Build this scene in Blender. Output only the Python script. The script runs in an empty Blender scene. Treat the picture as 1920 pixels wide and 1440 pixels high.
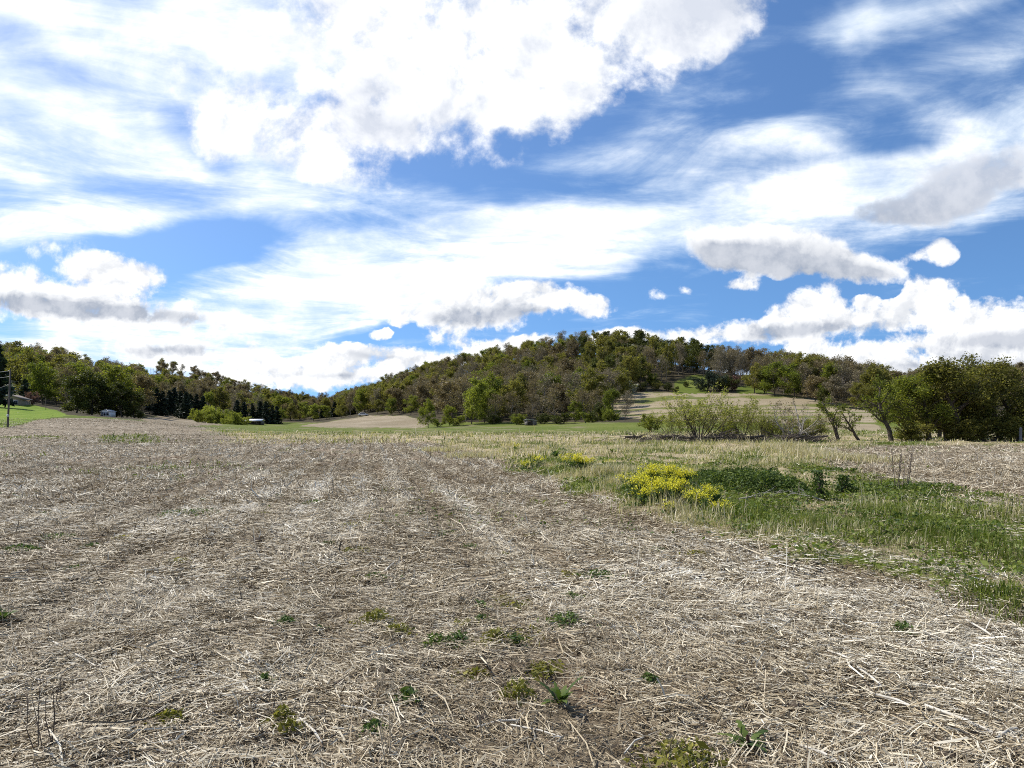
import bpy, math, random
import numpy as np

C = bpy.context.scene.collection
SC = bpy.context.scene
R = math.radians
F = 1280.0            # focal length in photograph pixels
HZ = 790.0            # eye level in the photograph
EYE = 1.6

# ------------------------------------------------------------------ camera
cam = bpy.data.cameras.new("camera")
cam.sensor_width = 36.0
cam.lens = 36.0 * F / 1920.0
cam.shift_y = (HZ - 720.0) / 1920.0
cam.clip_start = 0.05
cam.clip_end = 8000
camo = bpy.data.objects.new("camera", cam)
C.objects.link(camo)
camo.location = (0, 0, EYE)
camo.rotation_euler = (R(90), 0, 0)
SC.camera = camo

# ------------------------------------------------------------------ exposure, sun
SC.view_settings.view_transform = 'Standard'
SC.view_settings.look = 'None'
SC.view_settings.exposure = 0.35
SC.view_settings.gamma = 1.0
SC.cycles.filter_width = 1.0
SC.cycles.use_denoising = False
SC.cycles.max_bounces = 6
SUN_EL, SUN_AZ = 50.0, -66.0       # azimuth from +Y, negative towards -X
sd = (math.sin(R(SUN_AZ)) * math.cos(R(SUN_EL)), math.cos(R(SUN_AZ)) * math.cos(R(SUN_EL)), math.sin(R(SUN_EL)))
sun = bpy.data.lights.new("sun", 'SUN')
sun.energy = 4.8
sun.angle = R(0.5)
sun.color = (1.0, 0.965, 0.90)
suno = bpy.data.objects.new("sun", sun)
C.objects.link(suno)
suno.rotation_euler = (R(90 - SUN_EL), 0, math.atan2(sd[1], sd[0]) + R(90))


# ------------------------------------------------------------------ node helper
class NT:
    def __init__(s, nt):
        s.nt = nt
        nt.nodes.clear()

    def n(s, typ, **kw):
        nd = s.nt.nodes.new(typ)
        for k, v in kw.items():
            setattr(nd, k, v)
        return nd

    def put(s, sock, v):
        if v is None:
            return
        if isinstance(v, bpy.types.NodeSocket):
            s.nt.links.new(v, sock)
        else:
            sock.default_value = v

    def m(s, op, a, b=None, c=None, clamp=False):
        nd = s.n('ShaderNodeMath', operation=op, use_clamp=clamp)
        s.put(nd.inputs[0], a)
        s.put(nd.inputs[1], b)
        s.put(nd.inputs[2], c)
        return nd.outputs[0]

    def step(s, v, a, b, lo=0.0, hi=1.0):
        nd = s.n('ShaderNodeMapRange', interpolation_type='SMOOTHSTEP')
        s.put(nd.inputs[0], v)
        s.put(nd.inputs[1], a)
        s.put(nd.inputs[2], b)
        s.put(nd.inputs[3], lo)
        s.put(nd.inputs[4], hi)
        return nd.outputs[0]

    def mix(s, f, a, b, blend='MIX'):
        nd = s.n('ShaderNodeMix', data_type='RGBA', blend_type=blend)
        s.put(nd.inputs[0], f)
        s.put(nd.inputs[6], a)
        s.put(nd.inputs[7], b)
        return nd.outputs[2]

    def noise(s, vec, scale, detail=4.0, rough=0.5, dist=0.0, lac=2.0):
        nd = s.n('ShaderNodeTexNoise')
        s.put(nd.inputs['Vector'], vec)
        nd.inputs['Scale'].default_value = scale
        nd.inputs['Detail'].default_value = detail
        nd.inputs['Roughness'].default_value = rough
        nd.inputs['Distortion'].default_value = dist
        nd.inputs['Lacunarity'].default_value = lac
        return nd.outputs['Fac'], nd.outputs['Color']

    def mapping(s, vec, loc=(0, 0, 0), rot=(0, 0, 0), scale=(1, 1, 1), typ='POINT'):
        nd = s.n('ShaderNodeMapping', vector_type=typ)
        s.put(nd.inputs[0], vec)
        nd.inputs[1].default_value = loc
        nd.inputs[2].default_value = rot
        nd.inputs[3].default_value = scale
        return nd.outputs[0]

    def ramp(s, f, stops):
        nd = s.n('ShaderNodeValToRGB')
        s.put(nd.inputs[0], f)
        e = nd.color_ramp.elements
        while len(e) < len(stops):
            e.new(0.5)
        for k, (p, c) in enumerate(stops):
            e[k].position = p
            e[k].color = (*c, 1)
        return nd.outputs[0]

    def vm(s, op, a, b=None, sc=None):
        nd = s.n('ShaderNodeVectorMath', operation=op)
        s.put(nd.inputs[0], a)
        s.put(nd.inputs[1], b)
        if sc is not None:
            s.put(nd.inputs['Scale'], sc)
        return nd.outputs[0]


# ------------------------------------------------------------------ sky
world = bpy.data.worlds.new("World")
SC.world = world
world.use_nodes = True
world.cycles.sampling_method = 'MANUAL'
world.cycles.sample_map_resolution = 512
W = NT(world.node_tree)
sky = W.n('ShaderNodeTexSky', sky_type='NISHITA', sun_disc=False)
sky.sun_elevation = R(SUN_EL)
sky.sun_rotation = R(SUN_AZ)
sky.altitude = 200
sky.air_density = 1.0
sky.dust_density = 0.6
sky.ozone_density = 3.0
tc = W.n('ShaderNodeTexCoord')
sx = W.n('ShaderNodeSeparateXYZ')
W.put(sx.inputs[0], tc.outputs['Generated'])
cz = W.n('ShaderNodeCombineXYZ')
W.put(cz.inputs[0], sx.outputs[0])
W.put(cz.inputs[1], sx.outputs[1])
W.put(cz.inputs[2], W.m('MULTIPLY_ADD', W.m('ABSOLUTE', sx.outputs[2]), 0.9, 0.2))
W.put(sky.inputs[0], W.vm('NORMALIZE', cz.outputs[0]))
hs = W.n('ShaderNodeHueSaturation')
hs.inputs['Saturation'].default_value = 1.2
hs.inputs['Value'].default_value = 0.112
W.put(hs.inputs['Color'], sky.outputs[0])
blue = hs.outputs[0]

ay = W.m('ADD', W.m('ABSOLUTE', sx.outputs[1]), 0.02)
u0 = W.m('DIVIDE', sx.outputs[0], ay)
v0 = W.m('DIVIDE', sx.outputs[2], ay)
cb = W.n('ShaderNodeCombineXYZ')
W.put(cb.inputs[0], u0)
W.put(cb.inputs[1], v0)
uv = cb.outputs[0]
# perspective coordinates on a cloud deck: features shrink towards the horizon
dk = W.m('ADD', W.m('MAXIMUM', v0, 0.0), 0.16)
cq = W.n('ShaderNodeCombineXYZ')
W.put(cq.inputs[0], W.m('DIVIDE', u0, dk))
W.put(cq.inputs[1], W.m('DIVIDE', 0.45, dk))
deck = cq.outputs[0]
lowv = W.step(v0, 0.08, 0.42)


def sized(fine, coarse, det, rough, off=(0, 0, 0), which=0, dist=0.0):
    """noise over the sky whose grain is fine near the horizon and coarse overhead"""
    a_ = W.noise(W.mapping(uv, loc=off), fine, det, rough, dist)[which]
    b_ = W.noise(W.mapping(uv, loc=(off[0] * 2.2, off[1] * 2.2, 0)), coarse, det, rough, dist)[which]
    return W.mix(lowv, a_, b_) if which else W.m('ADD', W.m('MULTIPLY', a_, W.m('SUBTRACT', 1.0, lowv)), W.m('MULTIPLY', b_, lowv))


warpc = sized(6.5, 2.9, 4, 0.6, which=1)
warp = W.vm('SCALE', W.vm('SUBTRACT', warpc, (0.5, 0.5, 0.5)), sc=W.m('MULTIPLY', dk, 0.17))
uvw = W.vm('ADD', uv, warp)
warpc2 = sized(19.0, 8.0, 4, 0.62, off=(1.3, 0.4, 0), which=1)
warp2 = W.vm('SCALE', W.vm('SUBTRACT', warpc2, (0.5, 0.5, 0.5)), sc=W.m('MULTIPLY', dk, 0.09))
uvc = W.vm('ADD', W.vm('ADD', uv, W.vm('SCALE', warp, sc=0.35)), warp2)


def blobs(vec, lst, start=0.0):
    tot = start
    for (px, py, rx, ry, ang, w) in lst:
        mp = W.mapping(vec, ((px - 960) / F, (HZ - py) / F, 0), (0, 0, R(ang)), (rx / F, ry / F, 1.0), 'TEXTURE')
        # flatten to the sky plane: third component is zero
        g = W.n('ShaderNodeTexGradient', gradient_type='SPHERICAL')
        W.put(g.inputs[0], mp)
        tot = W.m('MULTIPLY_ADD', g.outputs['Fac'], w, tot)
    return tot


# thin veils and streaks: (x, y, half width, half height, tilt, weight)
VEIL = [
    (150, 120, 620, 330, 0, 0.85), (520, 60, 420, 220, 0, 0.6), (60, 330, 430, 120, -22, 0.75), (330, 300, 330, 110, -28, 0.55), (60, 190, 300, 60, -25, 0.5), (420, 345, 380, 90, -15, 0.5), (100, 20, 420, 90, -8, 0.4),
    (230, 418, 330, 50, 4, 1.0), (40, 450, 160, 60, 0, 0.9),
    (900, 490, 420, 100, 10, 1.5), (1250, 428, 420, 82, 8, 1.6), (1600, 372, 420, 72, 13, 1.6), (1900, 280, 330, 105, 22, 1.4),
    (480, 615, 460, 85, 8, 1.7), (170, 625, 420, 62, -2, 1.3), (680, 580, 270, 75, 12, 1.3), (560, 520, 300, 90, 10, 0.8),
    (620, 430, 240, 110, -15, 0.75), (800, 390, 240, 60, -12, 0.7), (530, 385, 120, 60, -30, 0.5),
    (560, 670, 420, 40, 0, 0.9), (250, 660, 330, 40, 0, 0.9), (20, 610, 160, 40, 0, -0.7),
    (1640, 45, 300, 65, 14, 1.25), (1870, 140, 230, 110, 12, 0.62), (1680, 200, 280, 60, -25, 0.55), (1480, 245, 330, 55, 22, 0.45),
    (1350, 290, 330, 70, -8, 0.4), (1120, 320, 330, 55, -8, 0.45), (1560, 310, 300, 45, -15, 0.45), (1800, 320, 200, 50, 25, 0.4),
    (1750, 420, 260, 35, 12, 0.9),
    # gaps of clear blue
    (370, 465, 280, 62, 6, -1.8), (130, 500, 120, 40, -6, -0.7), (330, 372, 260, 42, -4, -0.95), (400, 300, 140, 42, -38, -0.8), (110, 130, 130, 45, -28, -0.35),
    (360, 165, 200, 50, -18, -0.45), (660, 200, 130, 60, -10, -0.6), (620, 425, 150, 26, -6, -0.7), (930, 300, 300, 60, 12, -0.8), (1450, 110, 130, 90, 40, -0.6),
    (1000, 570, 600, 45, 6, -0.6), (700, 630, 300, 26, 9, -1.3), (1500, 560, 300, 60, 0, -0.7), (1850, 480, 300, 50, 10, -0.9), (840, 350, 90, 26, -30, -0.5),
]
CUM = [
    (760, 190, 240, 150, 12, 1.1), (930, 180, 240, 165, 20, 1.3), (1110, 90, 280, 165, 20, 1.5), (1310, 20, 260, 120, 22, 1.3), (700, 40, 230, 140, 0, 0.9),
    (860, 30, 320, 170, 0, 0.9), (1050, 200, 120, 80, 40, 0.5), (640, 245, 120, 40, -10, 0.5),
    (470, 255, 200, 105, -28, 1.3), (610, 310, 190, 62, -24, 1.1), (380, 100, 140, 60, -15, 0.7), (500, 130, 160, 90, -25, 0.7),
    (1800, 345, 175, 66, 24, 1.15), (1690, 405, 185, 48, 6, 1.15), (1890, 310, 120, 54, 24, 0.9), (1620, 415, 90, 26, 0, 0.7),
    (1370, 470, 170, 56, -10, 1.4), (1480, 478, 150, 50, -8, 1.5), (1590, 510, 140, 34, -6, 1.2), (1400, 505, 120, 26, -4, 0.6), (1382, 538, 50, 22, 0, 1.4),
    (1738, 482, 48, 32, 10, 1.4), (1725, 553, 58, 36, 10, 1.7), (1690, 490, 36, 16, 10, 0.8), (1222, 556, 32, 19, -10, 0.75), (1275, 549, 20, 11, 0, 0.6),
    (1490, 575, 90, 36, 20, 1.3), (1560, 605, 190, 42, 6, 1.3), (1430, 625, 150, 36, 2, 1.3), (1690, 595, 130, 46, 22, 1.1), (1850, 620, 230, 72, 6, 1.5),
    (1650, 672, 380, 40, 3, 1.6), (1870, 680, 300, 50, 0, 1.4), (1500, 668, 60, 36, 0, 1.2), (1610, 568, 34, 14, 0, 0.9),
    (930, 578, 200, 52, 6, 1.7), (1000, 560, 90, 36, 10, 0.9), (820, 600, 110, 26, 0, 1.2), (1112, 585, 52, 30, 10, 1.15), (1070, 557, 60, 8, -20, 0.5),
    (845, 635, 62, 28, 4, 1.3), (722, 627, 30, 14, 0, 0.9), (1140, 645, 80, 26, 10, 1.2),
    (620, 700, 300, 42, 2, 1.7), (710, 668, 160, 26, -4, 1.5), (470, 690, 130, 24, 8, 1.1), (900, 662, 100, 34, 12, 1.5), (1010, 642, 100, 20, 8, 1.2), (1210, 640, 160, 30, 3, 1.5),
    (40, 555, 260, 62, -6, 1.7), (260, 585, 260, 42, -5, 1.4), (240, 520, 120, 44, -6, 1.8), (190, 510, 60, 26, 0, 0.9), (100, 470, 130, 60, 0, 0.6),
    (330, 660, 220, 24, 2, 1.0),
]
GREY = [
    (1360, 20, 260, 110, 25, 0.95), (1180, 20, 260, 90, 10, 0.5), (1500, 30, 60, 50, 0, 0.3),
    (1800, 350, 230, 95, 24, 1.7), (1690, 412, 250, 80, 6, 1.6),
    (1475, 500, 215, 52, -10, 1.5), (1340, 486, 130, 40, -10, 0.9), (1600, 520, 120, 30, 0, 0.7), (1390, 545, 50, 14, 0, 0.5),
    (90, 572, 260, 34, -4, 1.15), (300, 594, 230, 24, -5, 1.1), (890, 598, 190, 26, 4, 1.05), (980, 590, 90, 24, 0, 0.5),
    (340, 660, 200, 18, 2, 0.8), (440, 656, 60, 16, 0, 0.6), (1560, 622, 240, 22, 4, 0.8), (1440, 618, 120, 24, 0, 0.8), (1830, 645, 260, 32, 4, 0.8), (1750, 690, 320, 26, 0, 0.95), (1880, 645, 120, 30, 0, 0.4),
    (640, 705, 200, 14, 0, 0.7), (720, 672, 120, 12, -4, 0.6), (1220, 636, 120, 14, 0, 0.5), (580, 540, 60, 14, 0, 0.7), (700, 515, 90, 20, -10, 0.4),
    (690, 190, 130, 95, 10, 0.62), (1000, 110, 110, 60, 0, 0.5), (760, 250, 190, 50, 5, 0.55), (560, 300, 80, 40, -20, 0.3), (470, 190, 130, 50, -15, 0.5), (830, 50, 110, 60, 0, 0.42), (600, 90, 90, 60, 0, 0.35), (1130, 150, 120, 50, 20, 0.4), (900, 210, 120, 50, 10, 0.4), (420, 300, 120, 40, -20, 0.3),
]
veil = W.m('SMOOTH_MIN', blobs(uvw, VEIL), 1.12, 0.5)
cum = W.m('SMOOTH_MIN', blobs(uvc, CUM), 1.02, 0.5)
grey = blobs(uvc, GREY)
b1 = sized(13.0, 5.6, 9, 0.6, dist=0.2)
# streaky noise for the veils, drawn out along the wind
st = W.mapping(deck, rot=(0, 0, R(12)), scale=(0.8, 2.6, 1))
s1, _ = W.noise(st, 2.0, 9, 0.62, 0.9)
s2, _ = W.noise(W.mapping(deck, rot=(0, 0, R(-35)), scale=(0.7, 3.0, 1)), 4.0, 8, 0.65, 0.6)
vn = W.m('ADD', W.m('MULTIPLY', W.m('SUBTRACT', s1, 0.5), 2.2), W.m('ADD', W.m('MULTIPLY', W.m('SUBTRACT', s2, 0.5), 1.5), W.m('MULTIPLY', W.m('SUBTRACT', b1, 0.5), 0.9)))
va = W.step(W.m('ADD', veil, vn), -0.2, 1.45)
# billowy noise for the cumulus
b2 = sized(38.0, 17.0, 6, 0.62, off=(3.1, 1.7, 0))
bn = W.m('ADD', W.m('MULTIPLY', W.m('SUBTRACT', b1, 0.5), 3.3), W.m('MULTIPLY', W.m('SUBTRACT', b2, 0.5), 1.7))
cd = W.m('ADD', cum, W.m('MULTIPLY', bn, W.step(cum, 0.0, 0.25)))
lowc = W.step(v0, 0.22, 0.42)
ca = W.step(cd, W.m('MULTIPLY_ADD', lowc, -0.06, 0.22), W.m('MULTIPLY_ADD', lowc, 0.16, 0.84))
# shading inside the clouds
gsh = W.m('ADD', grey, W.m('MULTIPLY', bn, 0.42))
ga = W.m('MULTIPLY', W.step(gsh, 0.05, 1.2, 0.0, 0.92), W.step(cd, 0.2, 1.0, 0.65, 1.0))
# self shading: the density towards the sun against the density here
b3 = sized(13.0, 5.6, 7, 0.6, off=(-0.007, 0.012, 0), dist=0.2)
emb = W.m('SUBTRACT', b3, b1)
lump = W.step(W.m('ADD', emb, W.m('MULTIPLY', W.m('SUBTRACT', b2, 0.5), -0.12)), -0.09, 0.11, 0.0, 0.55)
ga2 = W.m('MINIMUM', W.m('ADD', ga, lump), 0.95)
gcol = W.mix(lowc, (0.28, 0.325, 0.41, 1), (0.37, 0.43, 0.55, 1))
ccol = W.mix(ga2, (1.0, 1.0, 0.99, 1), W.mix(W.step(W.m('ADD', b1, W.m('MULTIPLY', W.m('SUBTRACT', b2, 0.5), 0.6)), 0.36, 0.62), gcol, W.mix(0.35, gcol, (0.9, 0.9, 0.92, 1))))
vtex = W.step(W.m('ADD', W.m('MULTIPLY', s1, 0.5), W.m('MULTIPLY', b1, 0.5)), 0.40, 0.58)
vcol = W.mix(va, (0.60, 0.75, 0.92, 1), W.mix(vtex, (0.77, 0.84, 0.91, 1), (1.02, 1.02, 1.0, 1)))
blue = W.mix(W.step(v0, 0.05, 0.5), W.mix(1.0, blue, (1.2, 1.24, 1.25, 1), 'MULTIPLY'), W.mix(1.0, blue, (1.36, 1.2, 1.18, 1), 'MULTIPLY'))
c1 = W.mix(va, blue, vcol)
c2 = W.mix(ca, c1, ccol)
# below eye level: the dull land beyond the hills
c3 = W.mix(W.step(v0, -0.06, 0.0), (0.16, 0.16, 0.13, 1), c2)
bg = W.n('ShaderNodeBackground')
W.put(bg.inputs[0], c3)
bg.inputs[1].default_value = 1.0
wo = W.n('ShaderNodeOutputWorld')
W.nt.links.new(bg.outputs[0], wo.inputs[0])

# ------------------------------------------------------------------ numeric helpers
def hash2(ix, iy, seed):
    h = (ix.astype(np.int64) * 374761393 + iy.astype(np.int64) * 668265263 + seed * 1442695041) & 0xFFFFFFFF
    h = ((h ^ (h >> 13)) * 1274126177) & 0xFFFFFFFF
    return ((h ^ (h >> 16)) & 0xFFFF) / 65535.0


def vnoise(x, y, seed=0):
    ix = np.floor(x)
    iy = np.floor(y)
    fx = x - ix
    fy = y - iy
    fx = fx * fx * (3 - 2 * fx)
    fy = fy * fy * (3 - 2 * fy)
    a = hash2(ix, iy, seed)
    b = hash2(ix + 1, iy, seed)
    c = hash2(ix, iy + 1, seed)
    d = hash2(ix + 1, iy + 1, seed)
    return (a * (1 - fx) + b * fx) * (1 - fy) + (c * (1 - fx) + d * fx) * fy


def fbm(x, y, seed=0, octs=4):
    x = np.asarray(x, float)
    y = np.asarray(y, float)
    t = 0
    amp = 1.0
    s = 0
    for k in range(octs):
        t = t + amp * vnoise(x, y, seed + k * 17)
        s += amp
        amp *= 0.5
        x = x * 2.03 + 5.1
        y = y * 2.03 + 1.7
    return t / s


def sstep(x, a, b):
    t = np.clip((np.asarray(x, float) - a) / (b - a), 0, 1)
    return t * t * (3 - 2 * t)


def inpoly(x, y, poly):
    x = np.asarray(x, float)
    y = np.asarray(y, float)
    ins = np.zeros(x.shape, bool)
    n = len(poly)
    for k in range(n):
        x1, y1 = poly[k]
        x2, y2 = poly[(k + 1) % n]
        if y1 == y2:
            continue
        c = ((y1 > y) != (y2 > y)) & (x < (x2 - x1) * (y - y1) / (y2 - y1) + x1)
        ins ^= c
    return ins


# ------------------------------------------------------------------ terrain
# (picture x, picture y, distance) of points of bare ground, surveyed from the photograph
PTS = [
    (-300, 815, 62), (0, 812, 75), (0, 796, 92), (0, 757, 165), (-300, 740, 170), (50, 758, 165), (105, 770, 150), (40, 795, 100), (80, 787, 112), (130, 785, 120), (130, 779, 160),
    (205, 783, 150), (260, 785, 150), (200, 790, 105), (300, 797, 110), (400, 801, 120), (265, 784, 185), (330, 782, 240), (380, 794, 210), (460, 801, 200), (475, 794, 250), (530, 793, 300),
    (575, 796, 280), (600, 800, 200), (690, 778, 300), (790, 775, 265), (795, 800, 195), (700, 800, 200), (560, 790, 420), (640, 785, 380),
    (500, 812, 90), (700, 812, 90), (900, 808, 105), (300, 812, 85),
    (-400, 690, 330), (0, 690, 330), (100, 701, 340), (190, 727, 330), (232, 730, 420), (60, 735, 220), (150, 750, 230), (280, 704, 520), (330, 706, 520), (300, 738, 380), (400, 727, 500), (400, 758, 360), (480, 750, 520), (550, 773, 600),
    (605, 774, 700), (650, 765, 640), (690, 757, 460),
    (740, 740, 420), (820, 714, 400), (950, 690, 385), (1050, 670, 372), (1110, 664, 372), (1200, 676, 355), (1300, 696, 340), (1400, 704, 330), (1500, 716, 320), (1600, 738, 310),
    (830, 795, 205), (1000, 794, 190), (1130, 793, 175), (900, 765, 270), (1050, 750, 265), (760, 772, 300),
    (1160, 740, 262), (1230, 736, 265), (1300, 736, 262), (1450, 741, 245), (1530, 752, 225), (1620, 772, 195), (1170, 788, 150), (1250, 800, 120), (1350, 802, 112), (1500, 806, 100), (1620, 808, 95), (1400, 770, 170),
    (1300, 709, 300), (1250, 716, 292), (1400, 722, 285), (1700, 772, 180), (1800, 775, 200), (1920, 775, 210), (2200, 775, 220), (1800, 722, 420), (1920, 722, 430), (2200, 715, 420), (1700, 735, 360),
    (1700, 812, 75), (1920, 812, 75), (2200, 812, 80), (1600, 826, 58), (1900, 829, 58),
]
cx, cy, cz_ = [], [], []
for px, py, d in PTS:
    cx.append((px - 960) / F * d)
    cy.append(d)
    cz_.append(EYE + (HZ - py) / F * d)
# ground falls off behind the ridges
for px, d, z in [(0, 480, 14), (190, 480, 10), (330, 680, 18), (480, 700, 10), (600, 950, 12), (740, 560, 12), (950, 560, 22), (1110, 540, 26), (1300, 500, 18), (1500, 480, 14), (1800, 600, 14), (-500, 480, 20), (2300, 600, 14)]:
    cx.append((px - 960) / F * d)
    cy.append(d)
    cz_.append(z)
for yy in (-60, -20, 5, 20, 35, 45):
    for xx in (-70, -40, -20, 0, 20, 40, 70):
        cx.append(xx)
        cy.append(yy)
        cz_.append(0.0)
for a in range(0, 360, 30):
    cx.append(1400 * math.sin(R(a)))
    cy.append(1400 * math.cos(R(a)))
    cz_.append(8.0)
CXY = np.array([cx, cy]).T / 100.0
CZ = np.array(cz_)
n_ = len(CZ)


def tpsk(d2):
    return 0.5 * d2 * np.log(d2 + 1e-9)


A_ = np.zeros((n_ + 3, n_ + 3))
dd = ((CXY[:, None, :] - CXY[None, :, :]) ** 2).sum(-1)
A_[:n_, :n_] = tpsk(dd) + np.eye(n_) * 0.004
A_[:n_, n_] = 1
A_[:n_, n_ + 1:] = CXY
A_[n_, :n_] = 1
A_[n_ + 1:, :n_] = CXY.T
TW = np.linalg.solve(A_, np.concatenate([CZ, [0, 0, 0]]))


def height(x, y, fine=True):
    x = np.atleast_1d(np.asarray(x, float))
    y = np.atleast_1d(np.asarray(y, float))
    out = np.empty(x.shape)
    for s in range(0, len(x), 20000):
        P = np.stack([x[s:s + 20000], y[s:s + 20000]], 1) / 100.0
        d2 = ((P[:, None, :] - CXY[None, :, :]) ** 2).sum(-1)
        out[s:s + 20000] = tpsk(d2) @ TW[:n_] + TW[n_] + P @ TW[n_ + 1:]
    d = np.hypot(x, y)
    out = out * sstep(d, 40, 62)
    out = out + np.where(d > 120, (fbm(x / 30, y / 30, 9, 3) - 0.5) * 1.6 * sstep(d, 120, 240), 0)
    # swells of the ploughed ground
    out = out + (fbm(x / 3.2, y / 3.2, 3, 3) - 0.5) * 0.16 * sstep(d, 1.0, 5.0)
    rowc = ((x + 0.225 * y) / 0.76) * 2 * np.pi
    out = out + 0.018 * np.sin(rowc) * sstep(60 - d, 0, 40) * fieldmask(x, y)
    vm_ = verge(x, y)
    out = out + 0.14 * vm_ + vm_ * (fbm(x / 1.1, y / 1.1, 8, 3) - 0.5) * 0.34
    if fine:
        out = out + (fbm(x / 0.22, y / 0.22, 5, 3) - 0.5) * 0.075 * sstep(40 - d, 0, 30)
    return out


EY = np.array([2.0, 4.0, 5.7, 8.2, 12.0, 15.75, 34, 51, 75])
EX = np.array([6.9, 5.0, 3.85, 2.85, 1.85, 1.25, -1.8, -6.4, -20])
RY = np.array([2.0, 9.0, 12, 15.2, 19.5, 25.6, 31, 36, 42.5, 44.5, 47])
RX = np.array([9.5, 9.2, 9.0, 8.8, 9.75, 11.4, 13.5, 16.5, 22.7, 33, 90])


def verge(x, y):
    """1 in the weedy strip between the two stubble fields."""
    wob = (fbm(x / 1.6, y / 1.6, 21, 3) - 0.5) * 1.5
    le = np.interp(y, EY, EX)
    ri = np.interp(y, RY, RX)
    w = 0.16 + y * 0.02
    return sstep(x + wob - le, -w, w) * sstep(ri - x - wob * 2.0, -w * 2.4, w * 2.4) * sstep(y, 2, 4) * (1 - sstep(y, 62, 80))


def fieldmask(x, y):
    return np.where(y < 70, 1 - verge(x, y), 0)


# picture polygons of the far ground covers (traced onto the terrain, they stay on it)
LAWN = [(-400, 730), (0, 750), (50, 756), (105, 769), (130, 779), (70, 788), (38, 797), (0, 804), (-400, 812)]
DIRT = [(262, 786), (300, 779), (345, 782), (420, 797), (320, 800)]
SLOPE = [(560, 799), (690, 779), (760, 779), (800, 790), (800, 802), (620, 802)]
UPPER = [(1120, 734), (1450, 738), (1530, 749), (1640, 770), (1650, 812), (1600, 806), (1480, 794), (1240, 788), (1150, 782)]
MEADOW = [(1262, 738), (1265, 716), (1300, 702), (1325, 703), (1328, 738)]
MEADOW2 = [(1380, 738), (1385, 724), (1410, 724), (1450, 738)]


def covers(x, y, z):
    d = np.maximum(y, 0.5)
    px = 960 + x / d * F
    py = HZ - (z - EYE) / d * F
    far = y > 48
    n1 = fbm(x / 6, y / 6, 31, 4)
    n2 = fbm(x / 1.3, y / 1.3, 33, 4)
    n3 = fbm(x / 28, y / 28, 37, 3)
    jx = px + (n1 - 0.5) * 10
    jy = py + (n2 - 0.5) * 5
    g = np.zeros(x.shape)      # living grass
    s = np.zeros(x.shape)      # dead grass
    f = np.zeros(x.shape)      # leaf litter under trees
    v = verge(x, y)
    dry = np.clip(sstep(y + (n2 - 0.5) * 26, 13, 30), 0, 1) * 0.36 + 0.16 + (n2 - 0.5) * 2.1 + (n1 - 0.5) * 1.1
    g = np.where(v > 0, v * np.clip(0.80 - dry, 0.05, 1), g)
    s = np.where(v > 0, v * np.clip(0.22 + dry, 0, 1), s)
    # weeds coming up in the stubble
    wk = sstep(n1 * 0.6 + n2 * 0.4, 0.57, 0.72) * 0.45
    g = np.where((v < 0.2) & (y < 70), np.maximum(g, wk), g)
    # green strips across the far field
    for (xa, xb, ya, yb, am) in ((-300, 150, 816, 826, 0.9), (165, 330, 814, 834, 0.95), (370, 640, 801, 820, 0.7), (1560, 2300, 833, 840, 0.8), (1640, 2300, 845, 851, 0.55)):
        k = sstep(jx, xa, xa + 40) * sstep(-jx, -xb, -xb + 60) * sstep(jy, ya, ya + 4) * sstep(-jy, -yb, -yb + 5) * sstep(n2, 0.3, 0.55) * am
        g = np.maximum(g, np.where(y > 20, k, 0))
    # the land beyond
    leftfield = (px + (n3 - 0.5) * 160 + (n2 - 0.5) * 120 < 400) & (py > 784) & (y < 128)
    base = far & ~leftfield & (v < 0.5)
    tan_mix = sstep(n1 * 0.5 + n2 * 0.5 + (py - 813) * 0.02, 0.42, 0.62)
    g = np.where(base, np.clip(0.78 - 0.6 * tan_mix * (py > 803) + (n1 - 0.5) * 1.2, 0.1, 1), g)
    s = np.where(base, np.clip(0.3 + 0.55 * tan_mix * (py > 803), 0, 1), s)
    u = far & inpoly(jx, jy, SLOPE)
    g = np.where(u, 0.12 + 0.5 * sstep(jx - 0.5 * (jy - 780) * 6, 690, 800) * n2, g)
    s = np.where(u, 0.35, s)
    u = far & inpoly(jx, jy, DIRT)
    g = np.where(u, 0.2, g)
    s = np.where(u, 0.2, s)
    u = far & inpoly(jx, jy, UPPER) & (y > 90)
    tr = np.sin(y / 3.4 + (n3 - 0.5) * 6) * 0.5 + 0.5
    g = np.where(u, 0.1 + 0.55 * sstep(tr * 0.5 + n1 * 0.5, 0.52, 0.70), g)
    s = np.where(u, 0.45, s)
    u = far & inpoly(jx, jy, LAWN)
    g = np.where(u, 1.25, g)
    s = np.where(u, 0.0, s)
    u = (far & inpoly(jx, jy, MEADOW)) | (far & inpoly(jx, jy, MEADOW2))
    g = np.where(u, 1.0, g)
    s = np.where(u, 0.1, s)
    wood = far & (py < 792) & ~inpoly(px, py, LAWN) & ~inpoly(px, py, UPPER) & ~inpoly(px, py, MEADOW) & ~inpoly(px, py, MEADOW2) & ~inpoly(px, py, SLOPE) & ~inpoly(px, py, DIRT) & (y > 135)
    f = np.where(wood, 1.0, f)
    return np.clip(g, 0, 1.3), np.clip(s, 0, 1), f


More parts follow.
